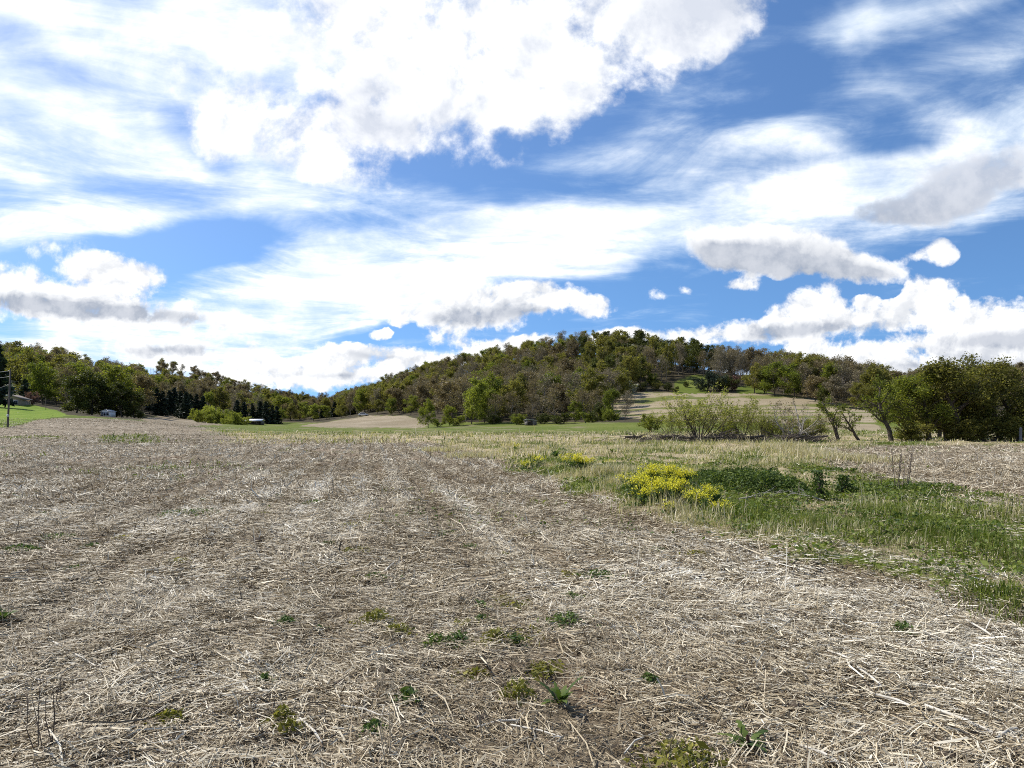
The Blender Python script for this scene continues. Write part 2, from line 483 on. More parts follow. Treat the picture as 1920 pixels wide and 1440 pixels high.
# ------------------------------------------------------------------ mesh helpers
def mesh_np(name, V, quads=None, tris=None, mat=None, attrs=None, smooth=False):
    me = bpy.data.meshes.new(name)
    V = np.ascontiguousarray(V, dtype=np.float32)
    nq = 0 if quads is None else len(quads)
    nt = 0 if tris is None else len(tris)
    me.vertices.add(len(V))
    me.vertices.foreach_set('co', V.ravel())
    idx = []
    if nq:
        idx.append(np.asarray(quads, dtype=np.int32).ravel())
    if nt:
        idx.append(np.asarray(tris, dtype=np.int32).ravel())
    idx = np.concatenate(idx)
    me.loops.add(len(idx))
    me.loops.foreach_set('vertex_index', idx)
    me.polygons.add(nq + nt)
    starts = np.concatenate([np.arange(nq) * 4, nq * 4 + np.arange(nt) * 3]).astype(np.int32)
    me.polygons.foreach_set('loop_start', starts)
    if smooth:
        me.polygons.foreach_set('use_smooth', np.ones(nq + nt, bool))
    for k, a in (attrs or {}).items():
        a = np.asarray(a, dtype=np.float32)
        if a.ndim == 1:
            at = me.attributes.new(k, 'FLOAT', 'POINT')
            at.data.foreach_set('value', a)
        else:
            at = me.attributes.new(k, 'FLOAT_VECTOR', 'POINT')
            at.data.foreach_set('vector', a.ravel())
    me.update(calc_edges=True)
    if mat is not None:
        me.materials.append(mat)
    return me


def obj(name, me, parent=None, mat=None):
    o = bpy.data.objects.new(name, me)
    C.objects.link(o)
    if parent is not None:
        o.parent = parent
    if mat is not None:
        o.material_slots[0].link = 'OBJECT'
        o.material_slots[0].material = mat
    return o


def tag(o, label, cat, group=None, kind=None):
    o['label'] = label
    o['category'] = cat
    if group:
        o['group'] = group
    if kind:
        o['kind'] = kind
    return o


def thing(name, label, cat, loc, group=None, rz=0.0):
    o = bpy.data.objects.new(name, None)
    o.empty_display_size = 0.3
    C.objects.link(o)
    o.location = loc
    o.rotation_euler = (0, 0, rz)
    return tag(o, label, cat, group)


def G(x, y):
    return float(height([x], [y])[0])


def at(px, d):
    """point of the terrain in the direction of picture column px at distance d"""
    x = (px - 960) / F * d
    return (x, d, G(x, d))


# ------------------------------------------------------------------ materials
def material(name):
    m = bpy.data.materials.new(name)
    m.use_nodes = True
    return m, NT(m.node_tree)


def finish(t, col, rough=0.8, trans=None, bump=None, spec=0.3):
    b = t.n('ShaderNodeBsdfPrincipled')
    t.put(b.inputs['Base Color'], col)
    b.inputs['Roughness'].default_value = rough
    b.inputs['Specular IOR Level'].default_value = spec
    if bump is not None:
        bp = t.n('ShaderNodeBump')
        bp.inputs['Strength'].default_value = bump[1]
        bp.inputs['Distance'].default_value = bump[2]
        t.put(bp.inputs['Height'], bump[0])
        t.put(b.inputs['Normal'], bp.outputs[0])
    out = t.n('ShaderNodeOutputMaterial')
    sh = b.outputs[0]
    if trans is not None:
        tr = t.n('ShaderNodeBsdfTranslucent')
        t.put(tr.inputs[0], trans[0])
        mx = t.n('ShaderNodeMixShader')
        mx.inputs[0].default_value = trans[1]
        t.nt.links.new(sh, mx.inputs[1])
        t.nt.links.new(tr.outputs[0], mx.inputs[2])
        sh = mx.outputs[0]
    t.nt.links.new(sh, out.inputs[0])


def attr(t, name):
    a = t.n('ShaderNodeAttribute', attribute_name=name)
    return a


def leaf_mat(name, stops, trans=0.5, var=0.25):
    """foliage: a ramp over each leaf's own tone, shifted a little from tree to tree"""
    m, t = material(name)
    a = attr(t, 'tone').outputs['Fac']
    oi = t.n('ShaderNodeObjectInfo')
    f = t.m('ADD', a, t.m('MULTIPLY', t.m('SUBTRACT', oi.outputs['Random'], 0.5), var), clamp=True)
    c = t.ramp(f, stops)
    finish(t, c, 0.65, (t.mix(1.0, c, (1.3, 1.35, 0.8, 1), 'MULTIPLY'), trans), spec=0.25)
    return m


def bark_mat(name, c1, c2, scale=6.0):
    m, t = material(name)
    g = t.n('ShaderNodeTexCoord')
    f, _ = t.noise(t.mapping(g.outputs['Object'], scale=(1, 1, 0.25)), scale, 6, 0.65)
    c = t.ramp(f, [(0.3, c1), (0.7, c2)])
    finish(t, c, 0.9, bump=(f, 0.6, 0.03))
    return m


def plain_mat(name, c1, c2, scale=3.0, rough=0.7, stretch=(1, 1, 1), bump=0.2, metallic=0.0):
    m, t = material(name)
    g = t.n('ShaderNodeTexCoord')
    f, _ = t.noise(t.mapping(g.outputs['Object'], scale=stretch), scale, 6, 0.6)
    c = t.ramp(f, [(0.3, c1), (0.7, c2)])
    finish(t, c, rough, bump=(f, bump, 0.02))
    return m


M = {}
M['green'] = leaf_mat('leaf_green', [(0.0, (0.052, 0.065, 0.011)), (0.5, (0.120, 0.145, 0.021)), (1.0, (0.277, 0.276, 0.041))])
M['olive'] = leaf_mat('leaf_olive', [(0.0, (0.057, 0.058, 0.016)), (0.5, (0.139, 0.133, 0.029)), (1.0, (0.284, 0.251, 0.059))])
M['lime'] = leaf_mat('leaf_lime', [(0.0, (0.081, 0.098, 0.017)), (0.5, (0.196, 0.218, 0.034)), (1.0, (0.345, 0.356, 0.069))])
M['bud'] = leaf_mat('leaf_bud_brown', [(0.0, (0.065, 0.051, 0.030)), (0.5, (0.163, 0.125, 0.065)), (1.0, (0.310, 0.248, 0.122))], 0.25)
M['orange'] = leaf_mat('leaf_orange', [(0.0, (0.109, 0.065, 0.023)), (0.5, (0.265, 0.154, 0.049)), (1.0, (0.435, 0.276, 0.082))], 0.3)
M['grey'] = leaf_mat('leaf_grey_bud', [(0.0, (0.076, 0.063, 0.041)), (0.5, (0.170, 0.141, 0.089)), (1.0, (0.323, 0.265, 0.166))], 0.2)
M['rosy'] = leaf_mat('leaf_rosy', [(0.0, (0.065, 0.033, 0.029)), (0.5, (0.143, 0.072, 0.058)), (1.0, (0.260, 0.143, 0.117))], 0.25)
M['white'] = leaf_mat('blossom_white', [(0.0, (0.10, 0.12, 0.07)), (0.45, (0.35, 0.35, 0.28)), (1.0, (0.75, 0.73, 0.68))], 0.3)
M['needle'] = leaf_mat('needle_dark', [(0.0, (0.008, 0.013, 0.009)), (0.5, (0.020, 0.033, 0.018)), (1.0, (0.050, 0.072, 0.033))], 0.1)
M['deep'] = leaf_mat('leaf_deep_green', [(0.0, (0.022, 0.029, 0.007)), (0.5, (0.057, 0.068, 0.011)), (1.0, (0.132, 0.138, 0.023))], 0.3)
M['spring'] = leaf_mat('leaf_spring', [(0.0, (0.11, 0.12, 0.03)), (0.5, (0.25, 0.26, 0.06)), (1.0, (0.42, 0.40, 0.12))])
M['bark'] = bark_mat('bark_brown', (0.035, 0.027, 0.02), (0.12, 0.095, 0.07))
M['bark_grey'] = bark_mat('bark_grey', (0.09, 0.08, 0.068), (0.26, 0.23, 0.20))
M['bark_pale'] = bark_mat('bark_pale', (0.2, 0.18, 0.15), (0.45, 0.41, 0.35))
M['deadwood'] = bark_mat('deadwood', (0.05, 0.038, 0.03), (0.16, 0.125, 0.10), 3)

# ground: earth and chaff, living grass, dead grass, leaf litter
m, t = material('ground')
M['ground'] = m
geo = t.n('ShaderNodeNewGeometry')
P = geo.outputs['Position']
ca_ = t.n('ShaderNodeSeparateXYZ')
t.put(ca_.inputs[0], attr(t, 'cover').outputs['Vector'])
gG, gS, gF = ca_.outputs
nz1, _ = t.noise(P, 0.35, 6, 0.6)
nz2, _ = t.noise(P, 2.4, 8, 0.7)
nz3, _ = t.noise(P, 14.0, 8, 0.75)
nz4, _ = t.noise(P, 60.0, 4, 0.7)
rowm = t.mapping(P, rot=(0, 0, R(-12.7)), scale=(5.0, 0.35, 1))
nrow, _ = t.noise(rowm, 1.6, 5, 0.6)
nzl, _ = t.noise(P, 0.045, 5, 0.6)
pd = t.n('ShaderNodeVectorMath', operation='LENGTH')
t.put(pd.inputs[0], P)
fard = t.step(pd.outputs['Value'], 18.0, 60.0)      # beyond here single straws are not modelled: the chaff is in the earth
soil = t.ramp(t.m('ADD', t.m('MULTIPLY', nz3, 0.6), t.m('MULTIPLY', nz2, 0.4)), [(0.3, (0.05, 0.038, 0.023)), (0.5, (0.165, 0.128, 0.08)), (0.72, (0.30, 0.24, 0.155))])
red = t.mix(t.step(nz1, 0.54, 0.68, 0, 0.7), soil, (0.21, 0.115, 0.065, 1))
chaff = t.ramp(t.m('ADD', t.m('MULTIPLY', nz3, 0.55), t.m('MULTIPLY', nz4, 0.45)), [(0.36, (0.10, 0.075, 0.05)), (0.5, (0.33, 0.275, 0.20)), (0.64, (0.62, 0.56, 0.47))])
cfac = t.step(t.m('ADD', t.m('ADD', t.m('MULTIPLY', nz3, 0.8), t.m('MULTIPLY', nrow, 0.7)), t.m('MULTIPLY', nz1, 0.4)), 0.7, 1.1)
chaff = t.mix(t.step(nzl, 0.38, 0.64), chaff, t.mix(1.0, chaff, (0.62, 0.60, 0.55, 1), 'MULTIPLY'))
nband, _ = t.noise(t.mapping(P, rot=(0, 0, R(4)), scale=(0.03, 0.5, 1)), 1.0, 5, 0.6)
bandf = t.m('MULTIPLY', t.step(nband, 0.47, 0.60), t.step(pd.outputs['Value'], 90.0, 150.0, 0.0, 0.75))
chaff = t.mix(bandf, chaff, (0.15, 0.125, 0.07, 1))
field = t.mix(t.m('MULTIPLY', cfac, t.m('MULTIPLY_ADD', fard, 0.75, 0.25)), red, chaff)
green = t.ramp(t.m('ADD', t.m('ADD', t.m('MULTIPLY', nz3, 0.35), t.m('MULTIPLY', nz2, 0.35)), t.m('MULTIPLY', nzl, 0.3)), [(0.3, (0.035, 0.060, 0.010)), (0.5, (0.098, 0.125, 0.018)), (0.66, (0.22, 0.21, 0.07))])
dead = t.ramp(t.m('ADD', t.m('MULTIPLY', nz3, 0.5), t.m('MULTIPLY', nz2, 0.5)), [(0.3, (0.16, 0.12, 0.065)), (0.5, (0.34, 0.275, 0.165)), (0.7, (0.55, 0.47, 0.32))])
litter = t.ramp(nz3, [(0.35, (0.028, 0.024, 0.014)), (0.6, (0.075, 0.062, 0.035))])
brk = t.m('MULTIPLY', t.m('SUBTRACT', nz3, 0.5), 1.4)
c = t.mix(t.step(t.m('ADD', gS, brk), 0.2, 0.75), field, dead)
c = t.mix(t.step(t.m('ADD', gG, brk), 0.3, 0.75), c, green)
c = t.mix(t.step(gG, 1.02, 1.15), c, t.mix(t.step(nz1, 0.35, 0.65), (0.11, 0.175, 0.016, 1), (0.17, 0.225, 0.03, 1)))
c = t.mix(gF, c, litter)
finish(t, c, 0.95, bump=(t.m('ADD', t.m('MULTIPLY', nz3, 0.7), t.m('MULTIPLY', nz4, 0.3)), 0.8, 0.06), spec=0.1)

m, t = material('straw')
M['straw'] = m
c = t.ramp(attr(t, 'tone').outputs['Fac'], [(0.0, (0.055, 0.036, 0.022)), (0.22, (0.165, 0.120, 0.066)), (0.45, (0.385, 0.312, 0.195)), (0.7, (0.60, 0.535, 0.40)), (1.0, (0.84, 0.805, 0.70))])
finish(t, c, 0.6, spec=0.3)

m, t = material('grass_blade')
M['grass'] = m
c = t.ramp(attr(t, 'tone').outputs['Fac'], [(0.0, (0.020, 0.042, 0.008)), (0.3, (0.075, 0.112, 0.014)), (0.55, (0.18, 0.215, 0.032)), (0.7, (0.26, 0.25, 0.09)), (0.8, (0.42, 0.35, 0.20)), (1.0, (0.66, 0.58, 0.42))])
finish(t, c, 0.55, (t.mix(1.0, c, (1.2, 1.3, 0.7, 1), 'MULTIPLY'), 0.3), spec=0.3)
M['petal'] = leaf_mat('petal_yellow', [(0.0, (0.46, 0.40, 0.01)), (0.5, (0.78, 0.70, 0.025)), (1.0, (0.90, 0.85, 0.14))], 0.3, 0.1)
M['weed'] = leaf_mat('weed_leaf', [(0.0, (0.02, 0.045, 0.012)), (0.5, (0.06, 0.105, 0.025)), (1.0, (0.13, 0.18, 0.04))], 0.3, 0.2)
M['darkweed'] = leaf_mat('dark_weed_leaf', [(0.0, (0.018, 0.042, 0.012)), (0.5, (0.062, 0.100, 0.018)), (1.0, (0.15, 0.19, 0.04))], 0.3, 0.2)

rng = np.random.default_rng(4)

# ------------------------------------------------------------------ ground sheet
az = np.concatenate([np.linspace(-180, -46, 40)[:-1], np.linspace(-46, 46, 420), np.linspace(46, 180, 40)[1:-1]])
rr = [0.0001]
r_ = 0.9
while r_ < 3200:
    rr.append(r_)
    r_ *= 1.0145 if r_ < 60 else (1.012 if r_ < 620 else 1.2)
rr = np.array(rr)
AZ, RR = np.meshgrid(np.radians(az), rr)
gx = (np.sin(AZ) * RR).ravel()
gy = (np.cos(AZ) * RR).ravel()
gz = height(gx, gy)
na, nr = len(az), len(rr)
ii, jj = np.meshgrid(np.arange(nr - 1), np.arange(na), indexing='ij')
j2 = (jj + 1) % na
quads = np.stack([ii * na + jj, ii * na + j2, (ii + 1) * na + j2, (ii + 1) * na + jj], -1).reshape(-1, 4)[:, ::-1]
g_, s_, f_ = covers(gx, gy, gz)
me = mesh_np('ground', np.stack([gx, gy, gz], 1), quads, None, M['ground'], {'cover': np.stack([g_, s_, f_], 1)}, smooth=True)
ground = obj('ground', me)
tag(ground, 'harvested stubble field, grassy valley floor and wooded hills behind', 'ground', kind='structure')


# ------------------------------------------------------------------ straw, blades, leaves
def unit(v):
    return v / np.maximum(np.linalg.norm(v, axis=-1, keepdims=True), 1e-9)


def ribbons(p, d, L, w, bend, roll):
    """flat two-piece straws: centre p, direction d, length L, width w; returns V, quads"""
    up = np.tile(np.array([0, 0, 1.0]), (len(p), 1))
    side = unit(np.cross(d, up))
    nrm = np.cross(side, d)
    sv = side * np.cos(roll)[:, None] + nrm * np.sin(roll)[:, None]
    a = p - d * (L / 2)[:, None]
    b = p + nrm * (bend * L)[:, None] * 0.4 + side * (bend * L)[:, None]
    c = p + d * (L / 2)[:, None]
    h = sv * (w / 2)[:, None]
    V = np.stack([a - h, a + h, b - h, b + h, c - h * 0.7, c + h * 0.7], 1)
    k = np.arange(len(p))[:, None] * 6
    q = np.concatenate([k + np.array([0, 1, 3, 2]), k + np.array([2, 3, 5, 4])], 0)
    return V.reshape(-1, 3), q


def scatter(n, d0, d1, half=0.80, margin=1.6):
    y = np.sqrt(rng.uniform(d0 ** 2, d1 ** 2, n))
    x = rng.uniform(-1, 1, n) * (half * y + margin)
    return x, y


SV, SQ, ST = [], [], []
off = 0
for (n, d0, d1, wid, ln, lift) in ((300000, 2.3, 6.5, 0.0042, 0.066, 0.045), (360000, 6.5, 13, 0.0060, 0.078, 0.05), (330000, 13, 27, 0.0095, 0.11, 0.05), (290000, 27, 62, 0.016, 0.13, 0.04), (130000, 62, 132, 0.022, 0.15, 0.03), (260000, 2.3, 7, 0.004, 0.03, 0.02), (300000, 7, 14, 0.006, 0.045, 0.03)):
    x, y = scatter(n, d0, d1)
    v = verge(x, y)
    if d0 > 60:
        x = -np.abs(x)
        v = np.where((x / y * F + 960 + rng.normal(0, 45, n) + (fbm(x / 9, y / 9, 46, 3) - 0.5) * 260 < 390) & (HZ - (height(x, y, False) - EYE) / y * F > 785), 0.0, 1.0)
    rowl = x + 0.21 * y
    patch = 0.5 * fbm(x / 1.7, y / 1.7, 41, 4) + 0.5 * fbm(rowl / 0.55, y / 14.0, 42, 3)
    patch = 0.5 + (patch - 0.5) * 1.15
    bleach = sstep(x - 0.05 * y + (fbm(x / 5, y / 5, 43, 2) - 0.5) * 5, -1.5, 3.0) * sstep(16 - y, 0, 9)
    rown = np.cos(((x + 0.21 * y + 1.2) / 0.97) * 2 * np.pi)
    keep = rng.uniform(0, 1, n) < np.clip(0.42 + 1.3 * sstep(patch + 0.11 * rown * sstep(fbm(x / 5 + 3, y / 9, 44, 2), 0.3, 0.6), 0.32, 0.58), 0, 1) * (1 - sstep(v, 0.3, 0.95) * (0.97 if d0 > 12 or ln > 0.05 else 0.6))
    red_ = sstep(fbm(x / 4, y / 4, 47, 3), 0.54, 0.68)
    keep &= rng.uniform(0, 1, n) > 0.45 * red_
    x, y, patch, v, red_, bleach, rown = x[keep], y[keep], patch[keep], v[keep], red_[keep], bleach[keep], rown[keep]
    n = len(x)
    # pieces lie roughly in swathes
    ang = fbm(x / 1.2, y / 1.2, 51, 2) * 9.0 + rng.normal(0, 1.25, n)
    tilt = np.abs(rng.normal(0, 0.13 if d0 < 12 else 0.2, n)) + (rng.uniform(0, 1, n) < (0.03 if d0 < 12 else 0.07)) * rng.uniform(0.3, 1.1, n)
    d = np.stack([np.cos(ang) * np.cos(tilt), np.sin(ang) * np.cos(tilt), np.sin(tilt)], 1)
    L = ln * np.exp(rng.normal(0, 0.6, n))
    w = wid * np.exp(rng.normal(0, 0.4, n))
    z = height(x, y) + lift * rng.uniform(0.0, 1.0, n) ** 1.6 + np.sin(tilt) * L * 0.4
    p = np.stack([x, y, z], 1)
    V, q = ribbons(p, d, L, w, rng.normal(0, 0.07, n), rng.normal(0, 0.5, n))
    tone = np.clip(0.30 + 0.50 * rng.beta(1.3, 1.2, n) + (patch - 0.5) * 0.6 - 0.12 * red_ + 0.10 * bleach + 0.09 * rown * sstep(y, 5, 12), 0, 1)
    tone = np.where(rng.uniform(0, 1, n) < 0.2, rng.uniform(0.05, 0.3, n), tone)
    tone = tone * (0.82 if ln < 0.05 else (0.8 if d0 > 60 else 0.95))
    SV.append(V)
    SQ.append(q + off)
    ST.append(np.repeat(tone, 6))
    off += len(V)
# short stubs still standing in the drilled rows
n = 26000
y = np.sqrt(rng.uniform(16, 45 ** 2, n))
c0 = np.round(rng.uniform(-30, 30, n)) * 0.97 - 1.2
x = c0 - 0.21 * y + rng.normal(0, 0.035, n)
keep = (np.abs(x) < 0.8 * y + 1.5) & (verge(x, y) < 0.1) & (fbm(c0 * 3, y / 4, 45, 3) > 0.47)
x, y = x[keep], y[keep]
n = len(x)
d = unit(np.stack([rng.normal(0, 0.3, n), rng.normal(0, 0.3, n), np.ones(n)], 1))
L = rng.uniform(0.05, 0.15, n)
V, q = ribbons(np.stack([x, y, height(x, y) + L * 0.4], 1), d, L, 0.004 + 0.00045 * y, rng.normal(0, 0.05, n), rng.uniform(0, 3.1, n))
SV.append(V)
SQ.append(q + off)
ST.append(np.repeat(rng.uniform(0.5, 1.0, n), 6))
me = mesh_np('crop_stubble', np.concatenate(SV), np.concatenate(SQ), None, M['straw'], {'tone': np.concatenate(ST)})
o = obj('crop_stubble', me)
tag(o, 'bleached straw and chopped stalks littering the harvested field', 'crop stubble', kind='stuff')


def blades(x, y, z, h, w, lean, tone, rng_):
    n = len(x)
    a = rng_.uniform(0, 2 * np.pi, n)
    la = rng_.uniform(0, 2 * np.pi, n)
    b = np.stack([x, y, z], 1)
    s = np.stack([np.cos(a), np.sin(a), np.zeros(n)], 1) * (w / 2)[:, None]
    l = np.stack([np.cos(la), np.sin(la), np.zeros(n)], 1)
    m1 = b + np.stack([np.zeros(n), np.zeros(n), h * 0.55], 1) + l * (h * lean * 0.3)[:, None]
    tip = b + np.stack([np.zeros(n), np.zeros(n), h * (1 - 0.35 * lean)], 1) + l * (h * lean)[:, None]
    V = np.stack([b - s, b + s, m1 - s * 0.8, m1 + s * 0.8, tip], 1).reshape(-1, 3)
    k = np.arange(n)[:, None] * 5
    return V, k + np.array([0, 1, 3, 2]), k + np.array([2, 3, 4]), np.repeat(tone, 5)


def leaves_at(p, s, rng_, elong=1.0, upbias=0.6):
    """small leaf quads (four corners of a diamond) of size s at points p"""
    n = len(p)
    nr_ = unit(rng_.normal(0, 1, (n, 3)) + np.array([0, 0, upbias]))
    t1 = unit(np.cross(nr_, rng_.normal(0, 1, (n, 3))))
    t2 = np.cross(nr_, t1)
    s = np.broadcast_to(np.asarray(s, float), (n,))[:, None]
    V = np.stack([p - t1 * s * 0.5 * elong, p + t2 * s * 0.36, p + t1 * s * 0.5 * elong, p - t2 * s * 0.36], 1).reshape(-1, 3)
    return V, np.arange(n)[:, None] * 4 + np.array([0, 1, 2, 3])


# weedy strip: blades near and far
GV, GQ, GT, GA = [], [], [], []
off = 0
for (n, d0, d1, hh, ww) in ((420000, 3.0, 10, 0.05, 0.0055), (330000, 10, 22, 0.085, 0.010), (170000, 22, 46, 0.15, 0.026), (60000, 46, 95, 0.16, 0.07)):
    x, y = scatter(n, d0, d1, 0.80, 1.0)
    v = verge(x, y)
    gz_ = height(x, y)
    g, s, f = covers(x, y, gz_)
    pg = np.clip(g, 0, 1) * 0.9
    ps = np.clip(s, 0, 1) * (0.8 if d0 < 20 else 0.55)
    if d0 < 40:
        inv = np.where(v > 0.3, 1.0, 0.30)
    else:
        inv = np.ones(n)
    rnd = rng.uniform(0, 1, n)
    tuft = sstep(fbm(x / 0.5, y / 0.5, 61, 3), 0.36, 0.62)
    keep = rnd < (pg + ps) * inv * (0.4 + 0.6 * tuft)
    x, y, gz_, g, s, v, tuft = x[keep], y[keep], gz_[keep], g[keep], s[keep], v[keep], tuft[keep]
    n = len(x)
    isdry = rng.uniform(0, 1, n) < s / (s + g + 1e-6)
    big = fbm(x / 2.2, y / 2.2, 63, 3)
    h = hh * np.exp(rng.normal(0, 0.45, n)) * (0.4 + 1.2 * sstep(big, 0.4, 0.7)) * np.where(isdry, 1.25, 0.9)
    tone = np.where(isdry, rng.uniform(0.68, 1.0, n), np.clip(0.16 + 0.5 * rng.uniform(0, 1, n) + (big - 0.5) * 0.5, 0, 0.64))
    V, q, tr, T = blades(x, y, gz_ - 0.01, h, ww * np.exp(rng.normal(0, 0.3, n)), np.clip(np.abs(rng.normal(0.4 if d0 < 15 else 0.7, 0.35, n)), 0, 1.3), tone, rng)
    GV.append(V)
    GQ.append(q + off)
    GT.append(tr + off)
    GA.append(T)
    off += len(V)
# broad low leaves among the near grass
x, y = scatter(420000, 3.0, 26, 0.80, 1.0)
v = verge(x, y)
gz_ = height(x, y)
g, s, f = covers(x, y, gz_)
cl = sstep(fbm(x / 0.42, y / 0.42, 71, 3), 0.38, 0.58)
keep = rng.uniform(0, 1, len(x)) < np.clip(g, 0, 1) * (0.16 + 0.84 * cl) * np.where(v > 0.3, 1.0, 0.22)
x, y, gz_, cl = x[keep], y[keep], gz_[keep], cl[keep]
n = len(x)
V, q = leaves_at(np.stack([x, y, gz_ + 0.01 + 0.11 * cl * rng.uniform(0, 1, n) ** 0.7], 1), 0.030 * np.exp(rng.normal(0, 0.35, n)) * (0.8 + y / 22), rng, 1.2, 1.6)
GV.append(V)
GQ.append(q + off)
bigc = fbm(x / 1.4, y / 1.4, 73, 3)
GA.append(np.repeat(np.clip(0.2 + 0.45 * rng.uniform(0, 1, n) + (bigc - 0.5) * 0.6, 0, 0.64), 4))
me = mesh_np('verge_grass', np.concatenate(GV), np.concatenate(GQ), np.concatenate(GT), M['grass'], {'tone': np.concatenate(GA)})
o = obj('verge_grass', me)
tag(o, 'green and dead grass and low weeds of the uncut field strip', 'grass', kind='stuff')


# ------------------------------------------------------------------ trees
def tubes(segs, n=5):
    """segs: rows of p0(3) p1(3) r0 r1 -> one prism per piece"""
    S = np.asarray(segs, float)
    a, b, r0, r1 = S[:, :3], S[:, 3:6], S[:, 6], S[:, 7]
    d = unit(b - a)
    ref = np.where(np.abs(d[:, 2:3]) > 0.9, np.array([[1.0, 0, 0]]), np.array([[0, 0, 1.0]]))
    u = unit(np.cross(d, ref))
    w = np.cross(d, u)
    an = np.arange(n) / n * 2 * np.pi
    ring = u[:, None, :] * np.cos(an)[None, :, None] + w[:, None, :] * np.sin(an)[None, :, None]
    V = np.concatenate([a[:, None, :] + ring * r0[:, None, None], b[:, None, :] + ring * r1[:, None, None]], 1).reshape(-1, 3)
    k = np.arange(len(S))[:, None, None] * 2 * n
    i = np.arange(n)
    q = k + np.stack([i, (i + 1) % n, (i + 1) % n + n, i + n], 1)[None]
    return V, q.reshape(-1, 4)


class Skel:
    def __init__(s, seed):
        s.r = np.random.default_rng(seed)
        s.segs = []
        s.tw = []       # twig points (leaf sites)

    def grow(s, p, d, L, r, level, spec):
        """spec[level] = (pieces, wobble, lift, children, first child at, angle, length ratio)"""
        n, wob, lift, ch, first, angle, ratio = spec[level]
        p = np.array(p, float)
        d = unit(np.array(d, float))
        pts = [p]
        rad = [r]
        for k in range(n):
            d = unit(d + s.r.normal(0, wob, 3) + np.array([0, 0, lift]))
            q = p + d * (L / n)
            r2 = max(r * (1 - 0.75 * (k + 1) / n), 0.3 * r)
            s.segs.append([*p, *q, rad[-1], r2])
            p = q
            pts.append(p)
            rad.append(r2)
            if level >= len(spec) - 2:
                s.tw.append(q)
        if level == len(spec) - 1:
            return
        pts = np.array(pts)
        for c in range(ch):
            f = first + (1 - first) * (c + s.r.uniform(0.1, 0.9)) / ch
            x = f * n
            k = min(int(x), n - 1)
            q = pts[k] + (pts[k + 1] - pts[k]) * (x - k)
            dk = unit(pts[k + 1] - pts[k])
            side = unit(np.cross(dk, s.r.normal(0, 1, 3)))
            an = R(angle) * s.r.uniform(0.7, 1.25)
            nd = dk * math.cos(an) + side * math.sin(an)
            shape = (1.0 - 0.55 * abs(f - 0.45) / 0.55) if level == 0 else (1.1 - 0.6 * f)
            s.grow(q, nd, L * ratio * shape * s.r.uniform(0.75, 1.2), max(rad[k] * 0.55, 0.004), level + 1, spec)


def build_tree(name, seed, H, r0, spec, leaf_n, leaf_s, spread, bark, leafmat, stems=1, lean=(0, 0), stem_spread=0.3, upb=0.5, nside=5, elong=1.0, tone=(0.0, 1.0)):
    """returns (wood mesh, crown mesh) of one tree standing at its own origin"""
    sk = Skel(seed)
    for k in range(stems):
        if stems == 1:
            d = np.array([lean[0], lean[1], 1.0])
            b = np.zeros(3)
            h = H
        else:
            a = 2 * np.pi * (k + sk.r.uniform(0, 0.8)) / stems
            d = np.array([math.cos(a) * stem_spread * sk.r.uniform(0.3, 1.2) + lean[0], math.sin(a) * stem_spread * sk.r.uniform(0.3, 1.2) + lean[1], 1.0])
            b = np.array([math.cos(a), math.sin(a), 0]) * r0 * 2.0
            h = H * sk.r.uniform(0.72, 1.05)
        b[2] = -0.15
        sk.grow(b, d, h, r0 * (1 if stems == 1 else sk.r.uniform(0.6, 1.0)), 0, spec)
    V, q = tubes(sk.segs, nside)
    wood = mesh_np(name + '_trunk', V, q, None, bark)
    tw = np.array(sk.tw)
    crown = None
    if leaf_n:
        # leaves gather in clumps round some of the twigs, so the crown keeps holes
        wgt = sk.r.uniform(0, 1, len(tw)) ** 1.5
        wgt /= wgt.sum()
        pick = sk.r.choice(len(tw), leaf_n, p=wgt)
        p = tw[pick] + sk.r.normal(0, spread, (leaf_n, 3)) * np.array([1, 1, 0.8])
        p[:, 2] = np.maximum(p[:, 2], 0.05)
        ls = leaf_s * np.exp(sk.r.normal(0, 0.3, leaf_n))
        V, q = leaves_at(p, ls, sk.r, elong, upb)
        ct = sk.r.uniform(0, 1, len(tw))[pick]
        tn = tone[0] + (tone[1] - tone[0]) * np.clip(0.55 * ct + 0.45 * sk.r.uniform(0, 1, leaf_n), 0, 1)
        crown = mesh_np(name + '_crown', V, q, None, leafmat, {'tone': np.repeat(tn, 4)})
    return wood, crown


def build_conifer(name, seed, H, Rb, leaf_n, leaf_s):
    r = np.random.default_rng(seed)
    segs = [[0, 0, -0.2, 0, 0, H * 0.5, H * 0.018, H * 0.011], [0, 0, H * 0.5, 0, 0, H * 0.99, H * 0.011, 0.01]]
    pts, dirs = [], []
    nb = 90
    for k in range(nb):
        f = 0.06 + 0.93 * (k / nb) ** 0.9
        a = r.uniform(0, 2 * np.pi)
        L = Rb * (1 - f) ** 0.8 * r.uniform(0.65, 1.12) + 0.15
        z = f * H
        d = np.array([math.cos(a), math.sin(a), -0.22 + 0.35 * f])
        e = np.array([0, 0, z]) + d * L
        segs.append([0, 0, z, *e, 0.035, 0.01])
        m = max(3, int(leaf_n / nb * (0.35 + 1.4 * (1 - f))))
        tt = r.uniform(0.15, 1.05, m)
        q = np.array([0, 0, z]) + d * L * tt[:, None] + r.normal(0, 0.10 * L + 0.07, (m, 3)) * np.array([1, 1, 0.6])
        pts.append(q)
    V, q = tubes(segs, 4)
    wood = mesh_np(name + '_trunk', V, q, None, M['bark'])
    p = np.concatenate(pts)
    V, q = leaves_at(p, leaf_s * np.exp(r.normal(0, 0.3, len(p))), r, 1.5, 0.3)
    crown = mesh_np(name + '_crown', V, q, None, M['needle'], {'tone': np.repeat(r.uniform(0, 1, len(p)) ** 1.4, 4)})
    return wood, crown


